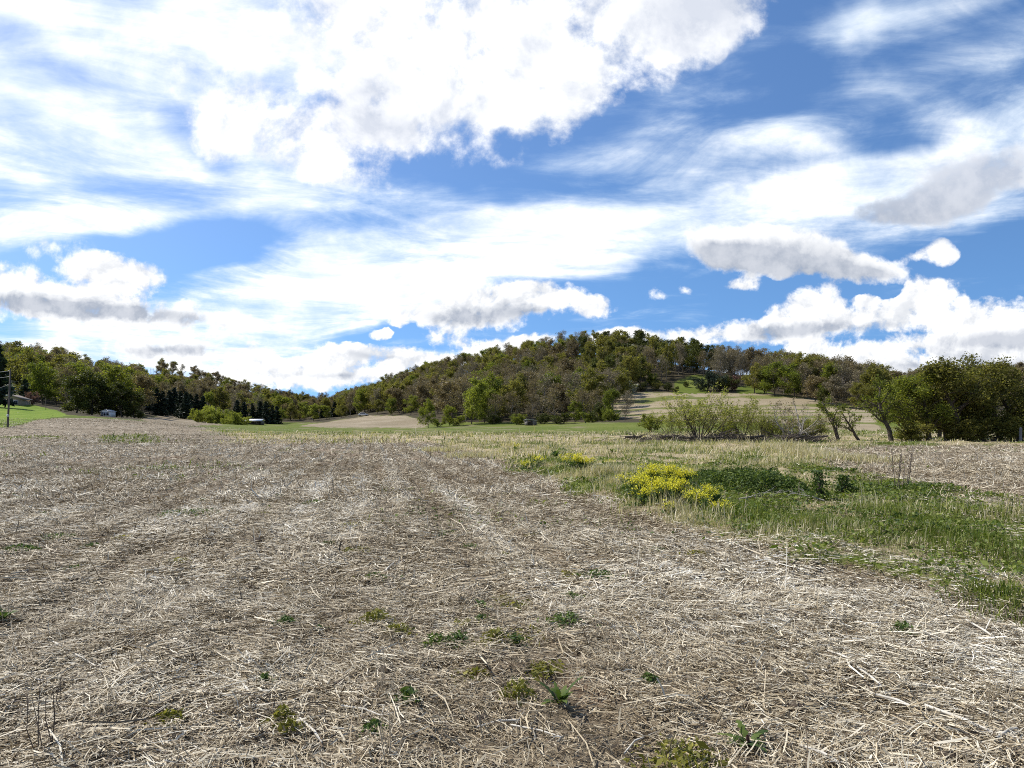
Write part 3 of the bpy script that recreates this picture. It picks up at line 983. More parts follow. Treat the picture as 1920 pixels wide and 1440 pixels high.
def plant(name, label, cat, proto, loc, h, rz=0.0, mat=None, bark=None, group=None, wide=1.0, parts=('trunk', 'crown'), H=10.0):
    t_ = thing(name, label, cat, loc, group, rz)
    s = h / H
    t_.scale = (s * wide, s * wide, s)
    wood, crown = proto
    w = obj(parts[0], wood, t_, bark)
    if crown is not None:
        obj(parts[1], crown, t_, mat)
    return t_


# prototypes, each 10 m tall in its own space
ROUND = [(7, 0.07, 0.03, 17, 0.12, 62, 0.44), (5, 0.16, 0.05, 6, 0.25, 48, 0.5), (4, 0.2, 0.03, 4, 0.2, 45, 0.5), (2, 0.25, 0.0, 0, 0, 0, 0)]
TALL = [(8, 0.05, 0.05, 19, 0.10, 46, 0.34), (5, 0.15, 0.07, 5, 0.25, 42, 0.5), (4, 0.2, 0.05, 4, 0.2, 42, 0.5), (2, 0.25, 0.0, 0, 0, 0, 0)]
BARE = [(8, 0.06, 0.05, 17, 0.16, 46, 0.40), (5, 0.14, 0.08, 8, 0.2, 40, 0.52), (4, 0.18, 0.05, 7, 0.1, 38, 0.55), (3, 0.2, 0.05, 0, 0, 0, 0)]
P_ROUND = [build_tree('broadleaf', 100 + k, 9.6, 0.17, ROUND, 6500, 0.29, 0.40, M['bark'], M['olive'], tone=(0.22, 0.9)) for k in range(5)]
P_TALL = [build_tree('tall_broadleaf', 120 + k, 9.8, 0.14, TALL, 3600, 0.28, 0.34, M['bark_grey'], M['olive'], tone=(0.2, 0.9)) for k in range(4)]
P_THIN = [build_tree('thin_leaf', 140 + k, 9.8, 0.15, BARE, 3000, 0.20, 0.34, M['bark_grey'], M['bud'], tone=(0.2, 0.9), nside=3) for k in range(4)]
P_CON = [build_conifer('conifer', 160 + k, 10, 2.5, 2600, 0.42) for k in range(3)]

ROOM = np.random.default_rng(11)


def along(px, tab):
    return np.interp(px, [a for a, b in tab], [b for a, b in tab])


def sample_wood(x0, x1, near, far, spacing, seed, tries=9000):
    """trunk positions between two picture columns, from the near to the far edge of a wood"""
    r = np.random.default_rng(seed)
    grid = {}
    out = []
    for _ in range(tries):
        px = r.uniform(x0, x1)
        a, b = along(px, near), along(px, far)
        d = math.sqrt(r.uniform(a * a, b * b))
        x = (px - 960) / F * d
        k = (int(x // spacing), int(d // spacing))
        ok = True
        for i in (-1, 0, 1):
            for j in (-1, 0, 1):
                for (u, v) in grid.get((k[0] + i, k[1] + j), ()):
                    if (u - x) ** 2 + (v - d) ** 2 < spacing ** 2:
                        ok = False
        if ok:
            grid.setdefault(k, []).append((x, d))
            out.append((px, x, d))
    return out


def visible_from_eye(items, keep_depth):
    """drops trees wholly hidden behind nearer ground and trees (their tops under the line of those in front)"""
    items = sorted(items, key=lambda e: e[2])
    line = np.full(2400, 5000.0)
    res = []
    for it in items:
        px, x, d, h = it[:4]
        z = G(x, d)
        top = HZ - (z + h - EYE) / d * F
        w = max(2, int(0.16 * h / d * F))
        a = int(px + 240) - w
        seg = line[max(a, 0):max(a + 2 * w, 1)]
        if len(seg) and np.median(seg) + keep_depth < top:
            continue
        line[max(a, 0):max(a + 2 * w, 1)] = np.minimum(seg, top + 0.25 * h / d * F)
        res.append(it + (z,))
    return res


NEARL = [(-60, 215), (60, 190), (105, 180), (130, 178), (270, 215), (290, 262), (400, 300), (470, 300), (540, 330), (590, 440), (640, 400)]
FARL = [(-60, 345), (100, 352), (190, 350), (235, 440), (265, 470), (300, 535), (400, 520), (480, 535), (550, 620), (605, 715), (650, 660)]
NEARM = [(640, 350), (690, 322), (760, 288), (800, 268), (830, 212), (1000, 200), (1130, 186), (1152, 200), (1160, 272), (1225, 282), (1262, 306), (1335, 302), (1345, 278), (1400, 284), (1450, 252), (1530, 233), (1640, 206)]
FARM = [(640, 650), (690, 480), (740, 440), (820, 415), (950, 398), (1050, 385), (1110, 384), (1200, 368), (1300, 352), (1400, 345), (1500, 335), (1640, 325)]
NEARR = [(1530, 240), (1640, 208), (1720, 205), (1950, 225)]
FARR = [(1530, 340), (1640, 350), (1720, 390), (1800, 440), (1950, 450)]

KINDS = {
    # key: (protos, material, bark, name, category, words)
    'g': (P_ROUND, 'green', 'bark', 'leafing_tree', 'leafing tree', 'fresh green leafing tree'),
    'o': (P_ROUND, 'olive', 'bark', 'broadleaf_tree', 'tree', 'olive green leafing tree'),
    'b': (P_ROUND, 'bud', 'bark', 'budding_tree', 'budding tree', 'brown budding tree'),
    'a': (P_ROUND, 'orange', 'bark', 'budding_tree', 'budding tree', 'orange tinted budding tree'),
    't': (P_TALL, 'olive', 'bark_grey', 'tall_tree', 'tall tree', 'tall straight olive leafed tree'),
    'd': (P_TALL, 'deep', 'bark', 'tall_tree', 'tall tree', 'tall straight dark green tree'),
    'n': (P_THIN, 'grey', 'bark_grey', 'bare_tree', 'bare tree', 'nearly bare grey twigged tree'),
    'm': (P_THIN, 'bud', 'bark_grey', 'bare_tree', 'bare tree', 'nearly bare brown twigged tree'),
    'c': (P_CON, 'needle', 'bark', 'conifer_tree', 'conifer', 'dark conifer'),
}


def wood_mix(px, d, x0, where):
    if where == 'left':
        return 'nnmbogtto' if px < 240 else 'oobbonmbog'
    if where == 'main':
        if px < 830:
            return 'oogobmnobomn'
        if d < 245:
            return 'nnmmbobnog' if px < 1110 else 'mnbog'
        if px < 1090:
            return 'bmomnmobonog'
        if px < 1345:
            return 'tdtdnmdto'
        if px < 1450:
            return 'nmntnmnb'
        return 'obbmmnoo'
    return 'mmboonbo'


def place_wood(where, cells, hrange, place, seed, keep):
    r = np.random.default_rng(seed)
    lst = []
    for (px, x, d) in cells:
        if 256 < px < 303 and d > 400:
            continue            # the bare notch of the power line
        kinds = wood_mix(px, d, x, where)
        k = kinds[r.integers(len(kinds))]
        h = r.uniform(*hrange)
        if k in 'td':
            h *= 1.1
        lst.append((px, x, d, h, k))
    lst = visible_from_eye(lst, keep)
    for (px, x, d, h, k, z) in lst:
        protos, mt, bk, nm, cat, words = KINDS[k]
        pr = protos[r.integers(len(protos))]
        plant(nm, words + ' ' + place, cat, pr, (x, d, z - 0.2), h, r.uniform(0, 6.28), M[mt], M[bk], words + 's ' + place, wide=r.uniform(0.95, 1.25))
    return len(lst)


n1_ = place_wood('left', sample_wood(-30, 265, NEARL, FARL, 7.2, 1), (9.8, 13.2), 'in the wood behind the green lawn', 21, 2)
n2_ = place_wood('left', sample_wood(300, 650, NEARL, FARL, 9.2, 2), (8.6, 11.6), 'on the wooded hill behind the long barn', 22, 2)
n3_ = place_wood('main', sample_wood(640, 1160, NEARM, FARM, 7.1, 3), (9.6, 12.8), 'on the tall wooded hill above the valley', 23, 2)
n4_ = place_wood('main', sample_wood(1160, 1640, NEARM, FARM, 6.6, 4), (10, 13.5), 'along the ridge above the hillside field', 24, 1)
n5_ = place_wood('right', sample_wood(1640, 1950, NEARR, FARR, 11, 5), (9, 12), 'in the wood far behind the dense hedgerow trees', 25, 2)
print('wood trees', n1_, n2_, n3_, n4_, n5_)

# ------------------------------------------------------------------ single trees and shrubs
HERO = [(9, 0.10, 0.04, 18, 0.08, 66, 0.56), (6, 0.17, 0.05, 7, 0.2, 48, 0.5), (5, 0.2, 0.03, 5, 0.15, 45, 0.5), (3, 0.25, 0.0, 0, 0, 0, 0)]
SHRUB = [(6, 0.12, 0.06, 7, 0.15, 42, 0.5), (4, 0.18, 0.08, 5, 0.15, 40, 0.5), (3, 0.22, 0.05, 0, 0, 0, 0)]
WAND = [(7, 0.09, 0.05, 6, 0.3, 28, 0.42), (4, 0.12, 0.10, 4, 0.2, 32, 0.5), (3, 0.15, 0.05, 0, 0, 0, 0)]
LEANING = [(8, 0.14, 0.02, 9, 0.22, 48, 0.42), (5, 0.2, 0.06, 5, 0.2, 45, 0.5), (4, 0.22, 0.03, 4, 0.2, 42, 0.5), (2, 0.25, 0.0, 0, 0, 0, 0)]
P_HERO = [build_tree('hedgerow_tree', 200 + k, 9.4, 0.36, HERO, 13000, 0.21, 0.42, M['bark'], M['olive'], lean=(0.1 * (k - 1), 0)) for k in range(3)]
P_BUSH = [build_tree('shrub', 220 + k, 9.0, 0.16, SHRUB, 5200, 0.42, 0.42, M['bark'], M['lime'], stems=7, stem_spread=0.75) for k in range(3)]
P_DENSE = [build_tree('dense_tree', 230 + k, 9.4, 0.22, [(7, 0.08, 0.03, 20, 0.06, 66, 0.46)] + ROUND[1:], 6500, 0.36, 0.42, M['bark'], M['deep']) for k in range(2)]


def stand(name, label, cat, pr, px, d, h, mat, bark=None, rz=0.0, group=None, wide=1.0, drop=0.1):
    x, y, z = at(px, d)
    return plant(name, label, cat, pr, (x, y, z - drop), h, rz, M[mat], M[bark] if bark else None, group, wide)


# the dark group by the white shed
for px, d, h, lab in ((143, 152, 8.8, 'tall dark green tree with bare trunk at the lawn corner'), (172, 156, 9.0, 'dense dark green tree standing second from the lawn corner'),
                      (203, 160, 8.2, 'dense dark green tree rising right behind the white shed'), (229, 158, 7.6, 'dense dark green tree beside the white shed on the conifer side'),
                      (253, 160, 6.8, 'lowest dark green tree at the dirt track end of the shed clump')):
    stand('dense_tree', lab, 'tree', P_DENSE[px % 2], px, d, h, 'deep', 'bark', px, 'dark trees round the white shed', 1.12)
stand('conifer_tree', 'black green conifer towering behind the leaning utility pole', 'conifer', P_CON[0], -4, 142, 13.2, 'needle', 'bark', 1.0)
stand('conifer_tree', 'low dark conifer beside the tan house roof', 'conifer', P_CON[1], 47, 172, 6.6, 'needle', 'bark', 2.0, wide=1.25)
stand('blossom_tree', 'small whitish blossoming tree behind the utility pole', 'tree', P_TALL[1], 19, 172, 5.4, 'white', 'bark_grey', 0.4)
stand('rosy_shrub', 'dark reddish shrub next to the tan house', 'shrub', P_BUSH[1], 62, 170, 3.4, 'rosy', 'bark', 0.4)
# conifers of the valley
rc = np.random.default_rng(5)
for k, px in enumerate((284, 295, 306, 316, 327, 337, 348, 358, 368, 379)):
    stand('conifer_tree', 'dark conifer in the plantation behind the lime shrubs', 'conifer', P_CON[k % 3], px + rc.uniform(-2, 2), rc.uniform(238, 262), rc.uniform(8.6, 10.4), 'needle', 'bark', k, 'conifers behind the lime shrubs', 1.2)
for k, px in enumerate((444, 458, 472, 487, 500, 511, 521)):
    stand('conifer_tree', 'dark conifer behind the long white roofed barn', 'conifer', P_CON[k % 3], px + rc.uniform(-2, 2), rc.uniform(272, 290), rc.uniform(7.6, 9.8), 'needle', 'bark', k + 3, 'conifers behind the long barn', 1.25)
for k, px in enumerate((592, 603, 626, 637, 648, 657)):
    stand('conifer_tree', 'dark conifer at the foot of the distant gap', 'conifer', P_CON[k % 3], px + rc.uniform(-2, 2), rc.uniform(360, 395), (8, 9.5, 11, 12.5, 13.5, 12)[k], 'needle', 'bark', k + 5, 'conifers in the valley gap', 1.2)
for px, d, h, mt, lab in ((574, 330, 8, 'green', 'round green tree at the end of the sloping tan field'), (588, 318, 7.5, 'lime', 'light green tree next to the conifers of the gap'), (612, 320, 6.5, 'green', 'low green tree in front of the conifers of the gap'),
                          (640, 318, 5.5, 'olive', 'low olive tree above the edge of the sloping field'), (545, 320, 7.0, 'olive', 'olive tree between the barn conifers and the gap'), (528, 300, 6.0, 'green', 'green tree just past the barn conifers')):
    stand('broadleaf_tree', lab, 'tree', P_ROUND[px % 5], px, d, h, mt, 'bark', px, None, 1.2)
# lime shrubs in front of the barn
for px, d, h, lab in ((372, 202, 4.6, 'lime shrub at the dirt track end of the shrub clump'), (388, 206, 6.0, 'tall lime shrub in the middle of the shrub clump'), (403, 203, 5.6, 'bright lime shrub at the heart of the clump'), (418, 204, 5.2, 'lime shrub on the barn side of the clump middle'),
                      (436, 202, 4.6, 'lime shrub next but one to the barn'), (449, 206, 4.2, 'lowest lime shrub close to the barn'), (396, 197, 3.4, 'low lime shrub in front of the clump'), (428, 196, 3.2, 'small rounded lime shrub in front of the barn end')):
    stand('lime_shrub', lab, 'shrub', P_BUSH[px % 3], px, d, h, 'lime', 'bark', px, 'lime green shrubs by the long barn', 1.0)
# foot of the tall hill
for px, d, h, mt, pr, lab, w in (
        (803, 182, 6.8, 'green', P_ROUND[0], 'lone round green tree at the corner of the sloping field', 1.0),
        (770, 262, 7.0, 'green', P_ROUND[1], 'green tree on the upper edge of the sloping field', 1.2), (735, 285, 7.0, 'green', P_ROUND[2], 'green tree above the middle of the sloping field', 1.2), (708, 300, 6.0, 'olive', P_ROUND[3], 'olive tree beside the small car above the field', 1.2),
        (842, 190, 5.6, 'green', P_ROUND[3], 'small green tree between the lone tree and the willow', 1.0),
        (884, 196, 12.0, 'lime', P_ROUND[4], 'tall yellow green willow at the foot of the hill', 1.05), (908, 200, 9.5, 'lime', P_ROUND[2], 'smaller yellow green willow beside the tall one', 0.9),
        (1078, 178, 5.6, 'green', P_ROUND[1], 'low green tree beside the ruined shed', 1.0), (1140, 166, 8.0, 'green', P_ROUND[2], 'fresh green tree at the lower end of the hillside field', 0.75), (1120, 170, 4.6, 'deep', P_ROUND[0], 'dark low tree beneath the grey hillside trees', 1.2),
        (1121, 268, 9.6, 'green', P_ROUND[3], 'bright green tree at the top corner of the hillside field', 1.0), (1100, 275, 6.0, 'deep', P_ROUND[1], 'dark tree next to the bright one above the field', 1.1),
        (1415, 252, 9.6, 'olive', P_ROUND[0], 'rounded olive maple at the wood edge by the meadow', 1.2), (1452, 244, 11.2, 'green', P_ROUND[1], 'big bright green maple above the hillside field', 1.2), (1490, 238, 11.0, 'green', P_ROUND[4], 'big green maple nearest the brown wood', 1.2),
        (1433, 250, 8.0, 'deep', P_ROUND[2], 'dark tree wedged between the two maples', 1.2), (1528, 226, 8.5, 'bud', P_ROUND[3], 'brown tree after the maples on the field edge', 1.3), (1568, 214, 8.5, 'grey', P_ROUND[0], 'greyish brown tree on the field edge beyond the maples', 1.3),
        (1605, 205, 7.5, 'olive', P_ROUND[1], 'olive tree at the far corner of the hillside field', 1.2), (1640, 195, 7.0, 'olive', P_ROUND[2], 'olive tree behind the hedgerow trunks', 1.2), (1545, 220, 5.0, 'deep', P_ROUND[4], 'low dark tree under the brown trees of the field edge', 1.4)):
    stand('broadleaf_tree', lab, 'tree', pr, px, d, h, mt, 'bark', px * 1.3, None, w)
for px, d, h, lab in ((930, 192, 7.6, 'bare tree right of the willow'), (958, 190, 8.0, 'wide bare tree behind the ruined shed'), (1000, 188, 7.4, 'bare tree straight above the ruined shed roof'), (1042, 184, 8.6, 'grey bare tree left of the low green tree'),
                      (1098, 178, 8.2, 'purplish grey bare tree near the field corner'), (1122, 178, 8.0, 'grey bare tree touching the fresh green tree')):
    stand('bare_tree', lab, 'bare tree', P_THIN[px % 4], px, d, h, 'grey' if px % 2 else 'bud', 'bark_grey', px, None, 1.25)
stand('bare_tree', 'small spreading bare tree alone on the hillside field edge', 'bare tree', P_THIN[2], 1172, 152, 5.9, 'grey', 'bark', 1.0, None, 1.1)
stand('conifer_tree', 'single green conifer among the grey trees of the hill', 'conifer', P_CON[1], 1030, 230, 10.5, 'deep', 'bark', 0.3)
stand('conifer_tree', 'dark flat topped pine standing up from the brown skyline', 'conifer', P_CON[2], 1620, 322, 12.0, 'needle', 'bark', 0.3, None, 1.2)
for px, d, h, mt, lab in ((1178, 266, 5.0, 'white', 'white blossoming shrub at the top of the hillside field'), (1157, 268, 5.0, 'deep', 'dark shrub beside the white blossom'), (1205, 268, 4.0, 'deep', 'low dark green shrub uphill of the field'), (1232, 270, 4.0, 'olive', 'olive shrub uphill of the field'), (1252, 268, 3.4, 'deep', 'dark little shrub at the meadow corner'),
                          (1225, 285, 5.0, 'green', 'green shrub up the bank left of the meadow'), (1325, 264, 7.0, 'needle', 'black green evergreen bush by the meadow'), (1340, 262, 7.6, 'needle', 'tallest black green evergreen bush by the meadow'), (1358, 262, 6.4, 'deep', 'dark bush with pale blossom beside the evergreens'),
                          (1372, 263, 5.8, 'rosy', 'brownish bush at the end of the evergreen clump'), (1288, 276, 2.6, 'deep', 'low dark bush in the hill meadow'), (1268, 262, 2.4, 'deep', 'small dark bush below the hill meadow')):
    stand('hill_shrub', lab, 'shrub', P_BUSH[px % 3], px, d, h, mt, 'bark', px, None, 1.05)
stand('round_shrub', 'compact bright green bush beside the tall straggly shrub', 'shrub', P_BUSH[0], 1222, 92, 2.6, 'green', 'bark', 0.6, None, 1.2)
for px, d, h, lab in ((860, 192, 3.0, 'low dark bush below the small green tree'), (925, 190, 2.8, 'low dark bush under the bare trees by the willow'), (970, 182, 3.0, 'green bush just before the ruined shed'), (1015, 182, 3.0, 'green bush on the far side of the ruined shed'), (1055, 180, 3.2, 'dark bush under the grey bare trees'),
                      (1110, 172, 3.4, 'wide low bush under the purplish tree'), (822, 190, 2.4, 'low bush at the foot of the lone tree'), (1150, 160, 3.0, 'low bush beside the fresh green tree')):
    stand('low_bush', lab, 'shrub', P_BUSH[px % 3], px, d, h, 'deep' if px % 2 else 'green', 'bark', px, None, 1.5)

# hedgerow on the flat: straggly shrubs, pale bare tree, leaning trees, the dense trees
P_WAND = build_tree('straggly_shrub', 301, 9.6, 0.065, WAND, 6200, 0.17, 0.22, M['bark'], M['lime'], stems=34, stem_spread=0.72, elong=1.3)
stand('straggly_shrub', 'wide straggly shrub of upright stems with sparse yellow green leaves', 'shrub', P_WAND, 1310, 49.5, 3.75, 'spring', 'bark', 0.0, None, 1.35)
P_WAND2 = build_tree('straggly_shrub', 302, 9.6, 0.075, WAND, 3200, 0.20, 0.20, M['bark'], M['lime'], stems=11, stem_spread=0.6, elong=1.3)
stand('straggly_shrub', 'second straggly shrub thinly leafed beside the pale bare tree', 'shrub', P_WAND2, 1392, 50.5, 3.2, 'spring', 'bark', 0.5, None, 0.95)
P_PALE = build_tree('pale_bare_tree', 311, 9.4, 0.24, [(7, 0.13, 0.03, 8, 0.2, 44, 0.5), (5, 0.16, 0.1, 6, 0.2, 42, 0.5), (4, 0.2, 0.06, 5, 0.2, 40, 0.5), (3, 0.22, 0.03, 0, 0, 0, 0)], 2200, 0.2, 0.2, M['bark_pale'], M['bud'], stems=5, stem_spread=0.7)
for px, d, h, w, lab in ((1262, 50.5, 2.5, 1.3, 'low straggly shrub at the grey brush end of the thicket'), (1346, 51, 2.8, 1.3, 'straggly shrub filling the middle of the thicket'), (1428, 51.5, 2.6, 1.3, 'straggly shrub thinning out next to the pale bare tree'), (1520, 52, 2.2, 1.2, 'last straggly shrub before the leaning trees')):
    stand('straggly_shrub', lab, 'shrub', P_WAND2 if px % 4 else P_WAND, px, d, h, 'spring', 'bark', px, None, w)
stand('pale_bare_tree', 'pale barked bare tree forking low over the brush pile', 'bare tree', P_PALE, 1484, 50.0, 3.3, 'bud', 'bark_pale', 0.9, None, 1.15)
for px, d, h, lab in ((1448, 53, 1.8, 'green bush between the straggly shrub and the pale tree'), (1512, 53, 1.9, 'green bush at the foot of the pale bare tree'), (1360, 54, 1.7, 'low green bush behind the straggly shrubs')):
    stand('low_bush', lab, 'shrub', P_BUSH[px % 3], px, d, h, 'green', 'bark', px, None, 1.15)
P_LEAN = [build_tree('leaning_tree', 320 + k, 9.6, 0.42, LEANING, 1500, 0.25, 0.26, M['bark'], M['deep'], lean=(-0.36 + 0.08 * k, 0.05)) for k in range(3)]
stand('leaning_tree', 'thin dark tree leaning over the hillside field, leaves at its top', 'tree', P_LEAN[0], 1573, 51.5, 3.7, 'green', 'bark', 0.0, None, 1.0)
stand('leaning_tree', 'smaller dark leaning tree with sparse leaves', 'tree', P_LEAN[1], 1613, 50.5, 2.9, 'green', 'bark', 0.1, None, 1.05)
stand('leaning_tree', 'dark leaning tree hidden half by the dense hedgerow crowns', 'tree', P_LEAN[2], 1673, 51.0, 4.6, 'green', 'bark', 0.1, None, 1.0)
for k, (px, d, h, w, lab) in enumerate(((1742, 51.5, 5.0, 1.15, 'dense olive green hedgerow tree next to the leaning trees'), (1776, 53, 5.3, 1.05, 'dense hedgerow tree with two dark trunks'), (1806, 51.5, 6.1, 1.15, 'tallest dense hedgerow tree reaching over the cloud bank'),
                                        (1842, 54, 5.6, 1.1, 'dense hedgerow tree just past the tallest one'), (1874, 52, 5.5, 1.15, 'broad dense hedgerow tree by the fence post'), (1916, 52.5, 5.3, 1.15, 'last dense hedgerow tree cut by the picture edge'), (1700, 60, 4.6, 1.2, 'olive tree behind the dark leaning tree'), (1760, 62, 4.8, 1.2, 'olive tree in the second row of the hedgerow'))):
    stand('hedgerow_tree', lab, 'tree', P_HERO[k % 3], px, d, h, 'olive' if k % 3 else 'green', 'bark', k * 1.9, 'dense trees of the hedgerow', w)
for k, (px, d, h, lab) in enumerate(((1715, 50.5, 1.6, 'dark undergrowth bush below the first hedgerow tree'), (1800, 50.5, 1.8, 'dark undergrowth bush below the tallest hedgerow tree'), (1850, 50.5, 1.9, 'dark undergrowth bush below the broad hedgerow tree'), (1900, 50.5, 1.9, 'dark undergrowth bush near the fence post'))):
    stand('low_bush', lab, 'shrub', P_BUSH[k % 3], px, d, h, 'olive', 'bark', px, None, 1.6)


# ------------------------------------------------------------------ buildings, poles, car
class MB:
    """collects boxes, prisms and bars for one part"""
    def __init__(s):
        s.V = []
        s.Q = []
        s.T = []
        s.n = 0

    def add(s, V, Q=(), T=()):
        s.V += [tuple(map(float, v)) for v in V]
        s.Q += [tuple(i + s.n for i in q) for q in Q]
        s.T += [tuple(i + s.n for i in q) for q in T]
        s.n += len(V)
        return s

    def box(s, x0, x1, y0, y1, z0, z1):
        return s.add([(x0, y0, z0), (x1, y0, z0), (x1, y1, z0), (x0, y1, z0), (x0, y0, z1), (x1, y0, z1), (x1, y1, z1), (x0, y1, z1)],
                     [(0, 3, 2, 1), (4, 5, 6, 7), (0, 1, 5, 4), (1, 2, 6, 5), (2, 3, 7, 6), (3, 0, 4, 7)])

    def bar(s, p, q, r0, r1, n=8):
        V, Q = tubes([[*p, *q, r0, r1]], n)
        s.add(V, Q.tolist())
        b = s.n - 2 * n
        for k in range(1, n - 1):
            s.T.append((b + n, b + n + k, b + n + k + 1))
        return s

    def slab(s, a, b, c, d, th):
        """a roof plane of four corners with thickness"""
        P = [np.array(v, float) for v in (a, b, c, d)]
        nn = unit(np.cross(P[1] - P[0], P[3] - P[0]))
        return s.add([*P, *[v + nn * th for v in P]], [(3, 2, 1, 0), (4, 5, 6, 7), (0, 1, 5, 4), (1, 2, 6, 5), (2, 3, 7, 6), (3, 0, 4, 7)])

    def build(s, name, mat, parent=None):
        me = mesh_np(name, np.array(s.V), s.Q if s.Q else None, s.T if s.T else None, mat)
        return obj(name, me, parent)


M['white'] = leaf_mat('blossom', [(0.0, (0.10, 0.12, 0.07)), (0.45, (0.35, 0.35, 0.28)), (1.0, (0.75, 0.73, 0.68))], 0.3) if 'white' not in M else M['white']
M['white_board'] = plain_mat('white_board', (0.55, 0.55, 0.53), (0.74, 0.74, 0.71), 2.0, 0.6, (1, 1, 6))
M['white_metal'] = plain_mat('white_metal_roof', (0.62, 0.63, 0.63), (0.80, 0.80, 0.79), 1.2, 0.4, (8, 1, 1))
M['tan_wall'] = plain_mat('tan_siding', (0.20, 0.16, 0.12), (0.30, 0.24, 0.18), 2.0, 0.8, (1, 1, 8))
M['shingle'] = plain_mat('brown_shingle', (0.10, 0.085, 0.075), (0.20, 0.17, 0.145), 8.0, 0.9)
M['dark_glass'] = plain_mat('dark_glass', (0.012, 0.014, 0.022), (0.03, 0.033, 0.045), 1.0, 0.12, bump=0.0)
M['old_board'] = plain_mat('weathered_board', (0.09, 0.08, 0.07), (0.22, 0.20, 0.18), 3.0, 0.9, (1, 1, 0.2))
M['tin'] = plain_mat('old_tin', (0.32, 0.32, 0.33), (0.58, 0.58, 0.58), 2.5, 0.45)
M['pole_wood'] = plain_mat('pole_wood', (0.06, 0.05, 0.04), (0.14, 0.118, 0.095), 3.0, 0.9, (1, 1, 0.1))
M['wire'] = plain_mat('wire_metal', (0.16, 0.16, 0.16), (0.24, 0.24, 0.24), 1.0, 0.5)
M['ceramic'] = plain_mat('insulator', (0.35, 0.34, 0.32), (0.5, 0.48, 0.45), 3.0, 0.3)
M['car_paint'] = plain_mat('car_paint', (0.62, 0.62, 0.62), (0.70, 0.70, 0.70), 0.5, 0.25, bump=0.0)
M['rubber'] = plain_mat('rubber', (0.015, 0.015, 0.015), (0.03, 0.03, 0.03), 6.0, 0.8)

# tan house with a brown gable roof behind the lawn
p = at(27, 164)
t_ = thing('house', 'tan house with low brown gable roof half sunk behind the lawn crest', 'house', (p[0], p[1], p[2] - 0.9), None, 0.25)
w_, l_, h_ = 2.6, 2.3, 2.0
MB().box(-w_, w_, -l_, l_, -0.6, h_).add([(-w_, -l_, h_), (w_, -l_, h_), (0, -l_, h_ + 0.95), (-w_, l_, h_), (w_, l_, h_), (0, l_, h_ + 0.95)], [], [(0, 1, 2), (5, 4, 3)]).build('wall', M['tan_wall'], t_)
rf = MB()
rf.slab((-w_ - 0.4, -l_ - 0.3, h_ - 0.1), (0.0, -l_ - 0.3, h_ + 0.98), (0.0, l_ + 0.3, h_ + 0.98), (-w_ - 0.4, l_ + 0.3, h_ - 0.1), 0.12)
rf.slab((0.003, -l_ - 0.3, h_ + 0.98), (w_ + 0.4, -l_ - 0.3, h_ - 0.1), (w_ + 0.4, l_ + 0.3, h_ - 0.1), (0.003, l_ + 0.3, h_ + 0.98), 0.12)
rf.build('roof', M['shingle'], t_)
tr = MB()
tr.slab((-w_ - 0.42, -l_ - 0.34, h_ - 0.08), (-0.01, -l_ - 0.34, h_ + 1.0), (-0.01, -l_ - 0.31, h_ + 1.12), (-w_ - 0.42, -l_ - 0.31, h_ + 0.04), 0.05)
tr.build('fascia', M['white_board'], t_)
for sx_ in (-1.2, 1.2):
    f_ = MB().box(sx_ - 0.5, sx_ + 0.5, -l_ - 0.06, -l_ - 0.005, 0.8, 1.7).build('window', M['white_board'], t_)
    MB().box(sx_ - 0.4, sx_ + 0.4, -l_ - 0.075, -l_ - 0.062, 0.88, 1.62).build('pane', M['dark_glass'], f_)

# small white shed by the dark trees
p = at(203, 150)
t_ = thing('garden_shed', 'small white shed with two dark windows at the foot of the dark trees', 'shed', (p[0], p[1], p[2] - 0.15), None, -0.1)
MB().box(-1.05, 1.05, -0.9, 0.9, 0, 1.25).add([(-1.05, -0.9, 1.25), (1.05, -0.9, 1.25), (0, -0.9, 1.6), (-1.05, 0.9, 1.25), (1.05, 0.9, 1.25), (0, 0.9, 1.6)], [], [(0, 1, 2), (5, 4, 3)]).build('wall', M['white_board'], t_)
rf = MB()
rf.slab((-1.2, -1.05, 1.2), (0, -1.05, 1.6), (0, 1.05, 1.6), (-1.2, 1.05, 1.2), 0.07)
rf.slab((0.003, -1.05, 1.6), (1.2, -1.05, 1.2), (1.2, 1.05, 1.2), (0.003, 1.05, 1.6), 0.07)
rf.build('roof', M['tin'], t_)
for x_ in (-0.18, 0.52):
    f_ = MB().box(x_ - 0.32, x_ + 0.32, -0.95, -0.905, 0.38, 1.12).build('window', M['white_board'], t_)
    MB().box(x_ - 0.26, x_ + 0.26, -0.965, -0.952, 0.43, 1.08).build('pane', M['dark_glass'], f_)
MB().box(-0.95, -0.62, -0.94, -0.905, 0.02, 1.1).build('door', M['dark_glass'], t_)

# long pole barn
p = at(475, 248)
t_ = thing('pole_barn', 'long low barn with white metal roof and open dark front', 'barn', (p[0], p[1], p[2] - 0.1), None, 0.05)
MB().box(-3.4, 3.4, 1.6, 1.7, 0, 1.35).box(-3.4, -3.3, -1.5, 1.598, 0, 1.35).box(3.3, 3.4, -1.5, 1.598, 0, 1.35).build('wall', M['old_board'], t_)
rf = MB()
rf.slab((-3.6, -1.8, 1.30), (3.6, -1.8, 1.30), (3.6, 0.2, 2.0), (-3.6, 0.2, 2.0), 0.08)
rf.slab((-3.6, 0.203, 2.0), (3.6, 0.203, 2.0), (3.6, 1.95, 1.34), (-3.6, 1.95, 1.34), 0.08)
rf.build('roof', M['white_metal'], t_)
for k in range(5):
    MB().box(-3.3 + k * 1.63, -3.18 + k * 1.63, -1.65, -1.53, -0.1, 1.33).build('post', M['pole_wood'], t_)

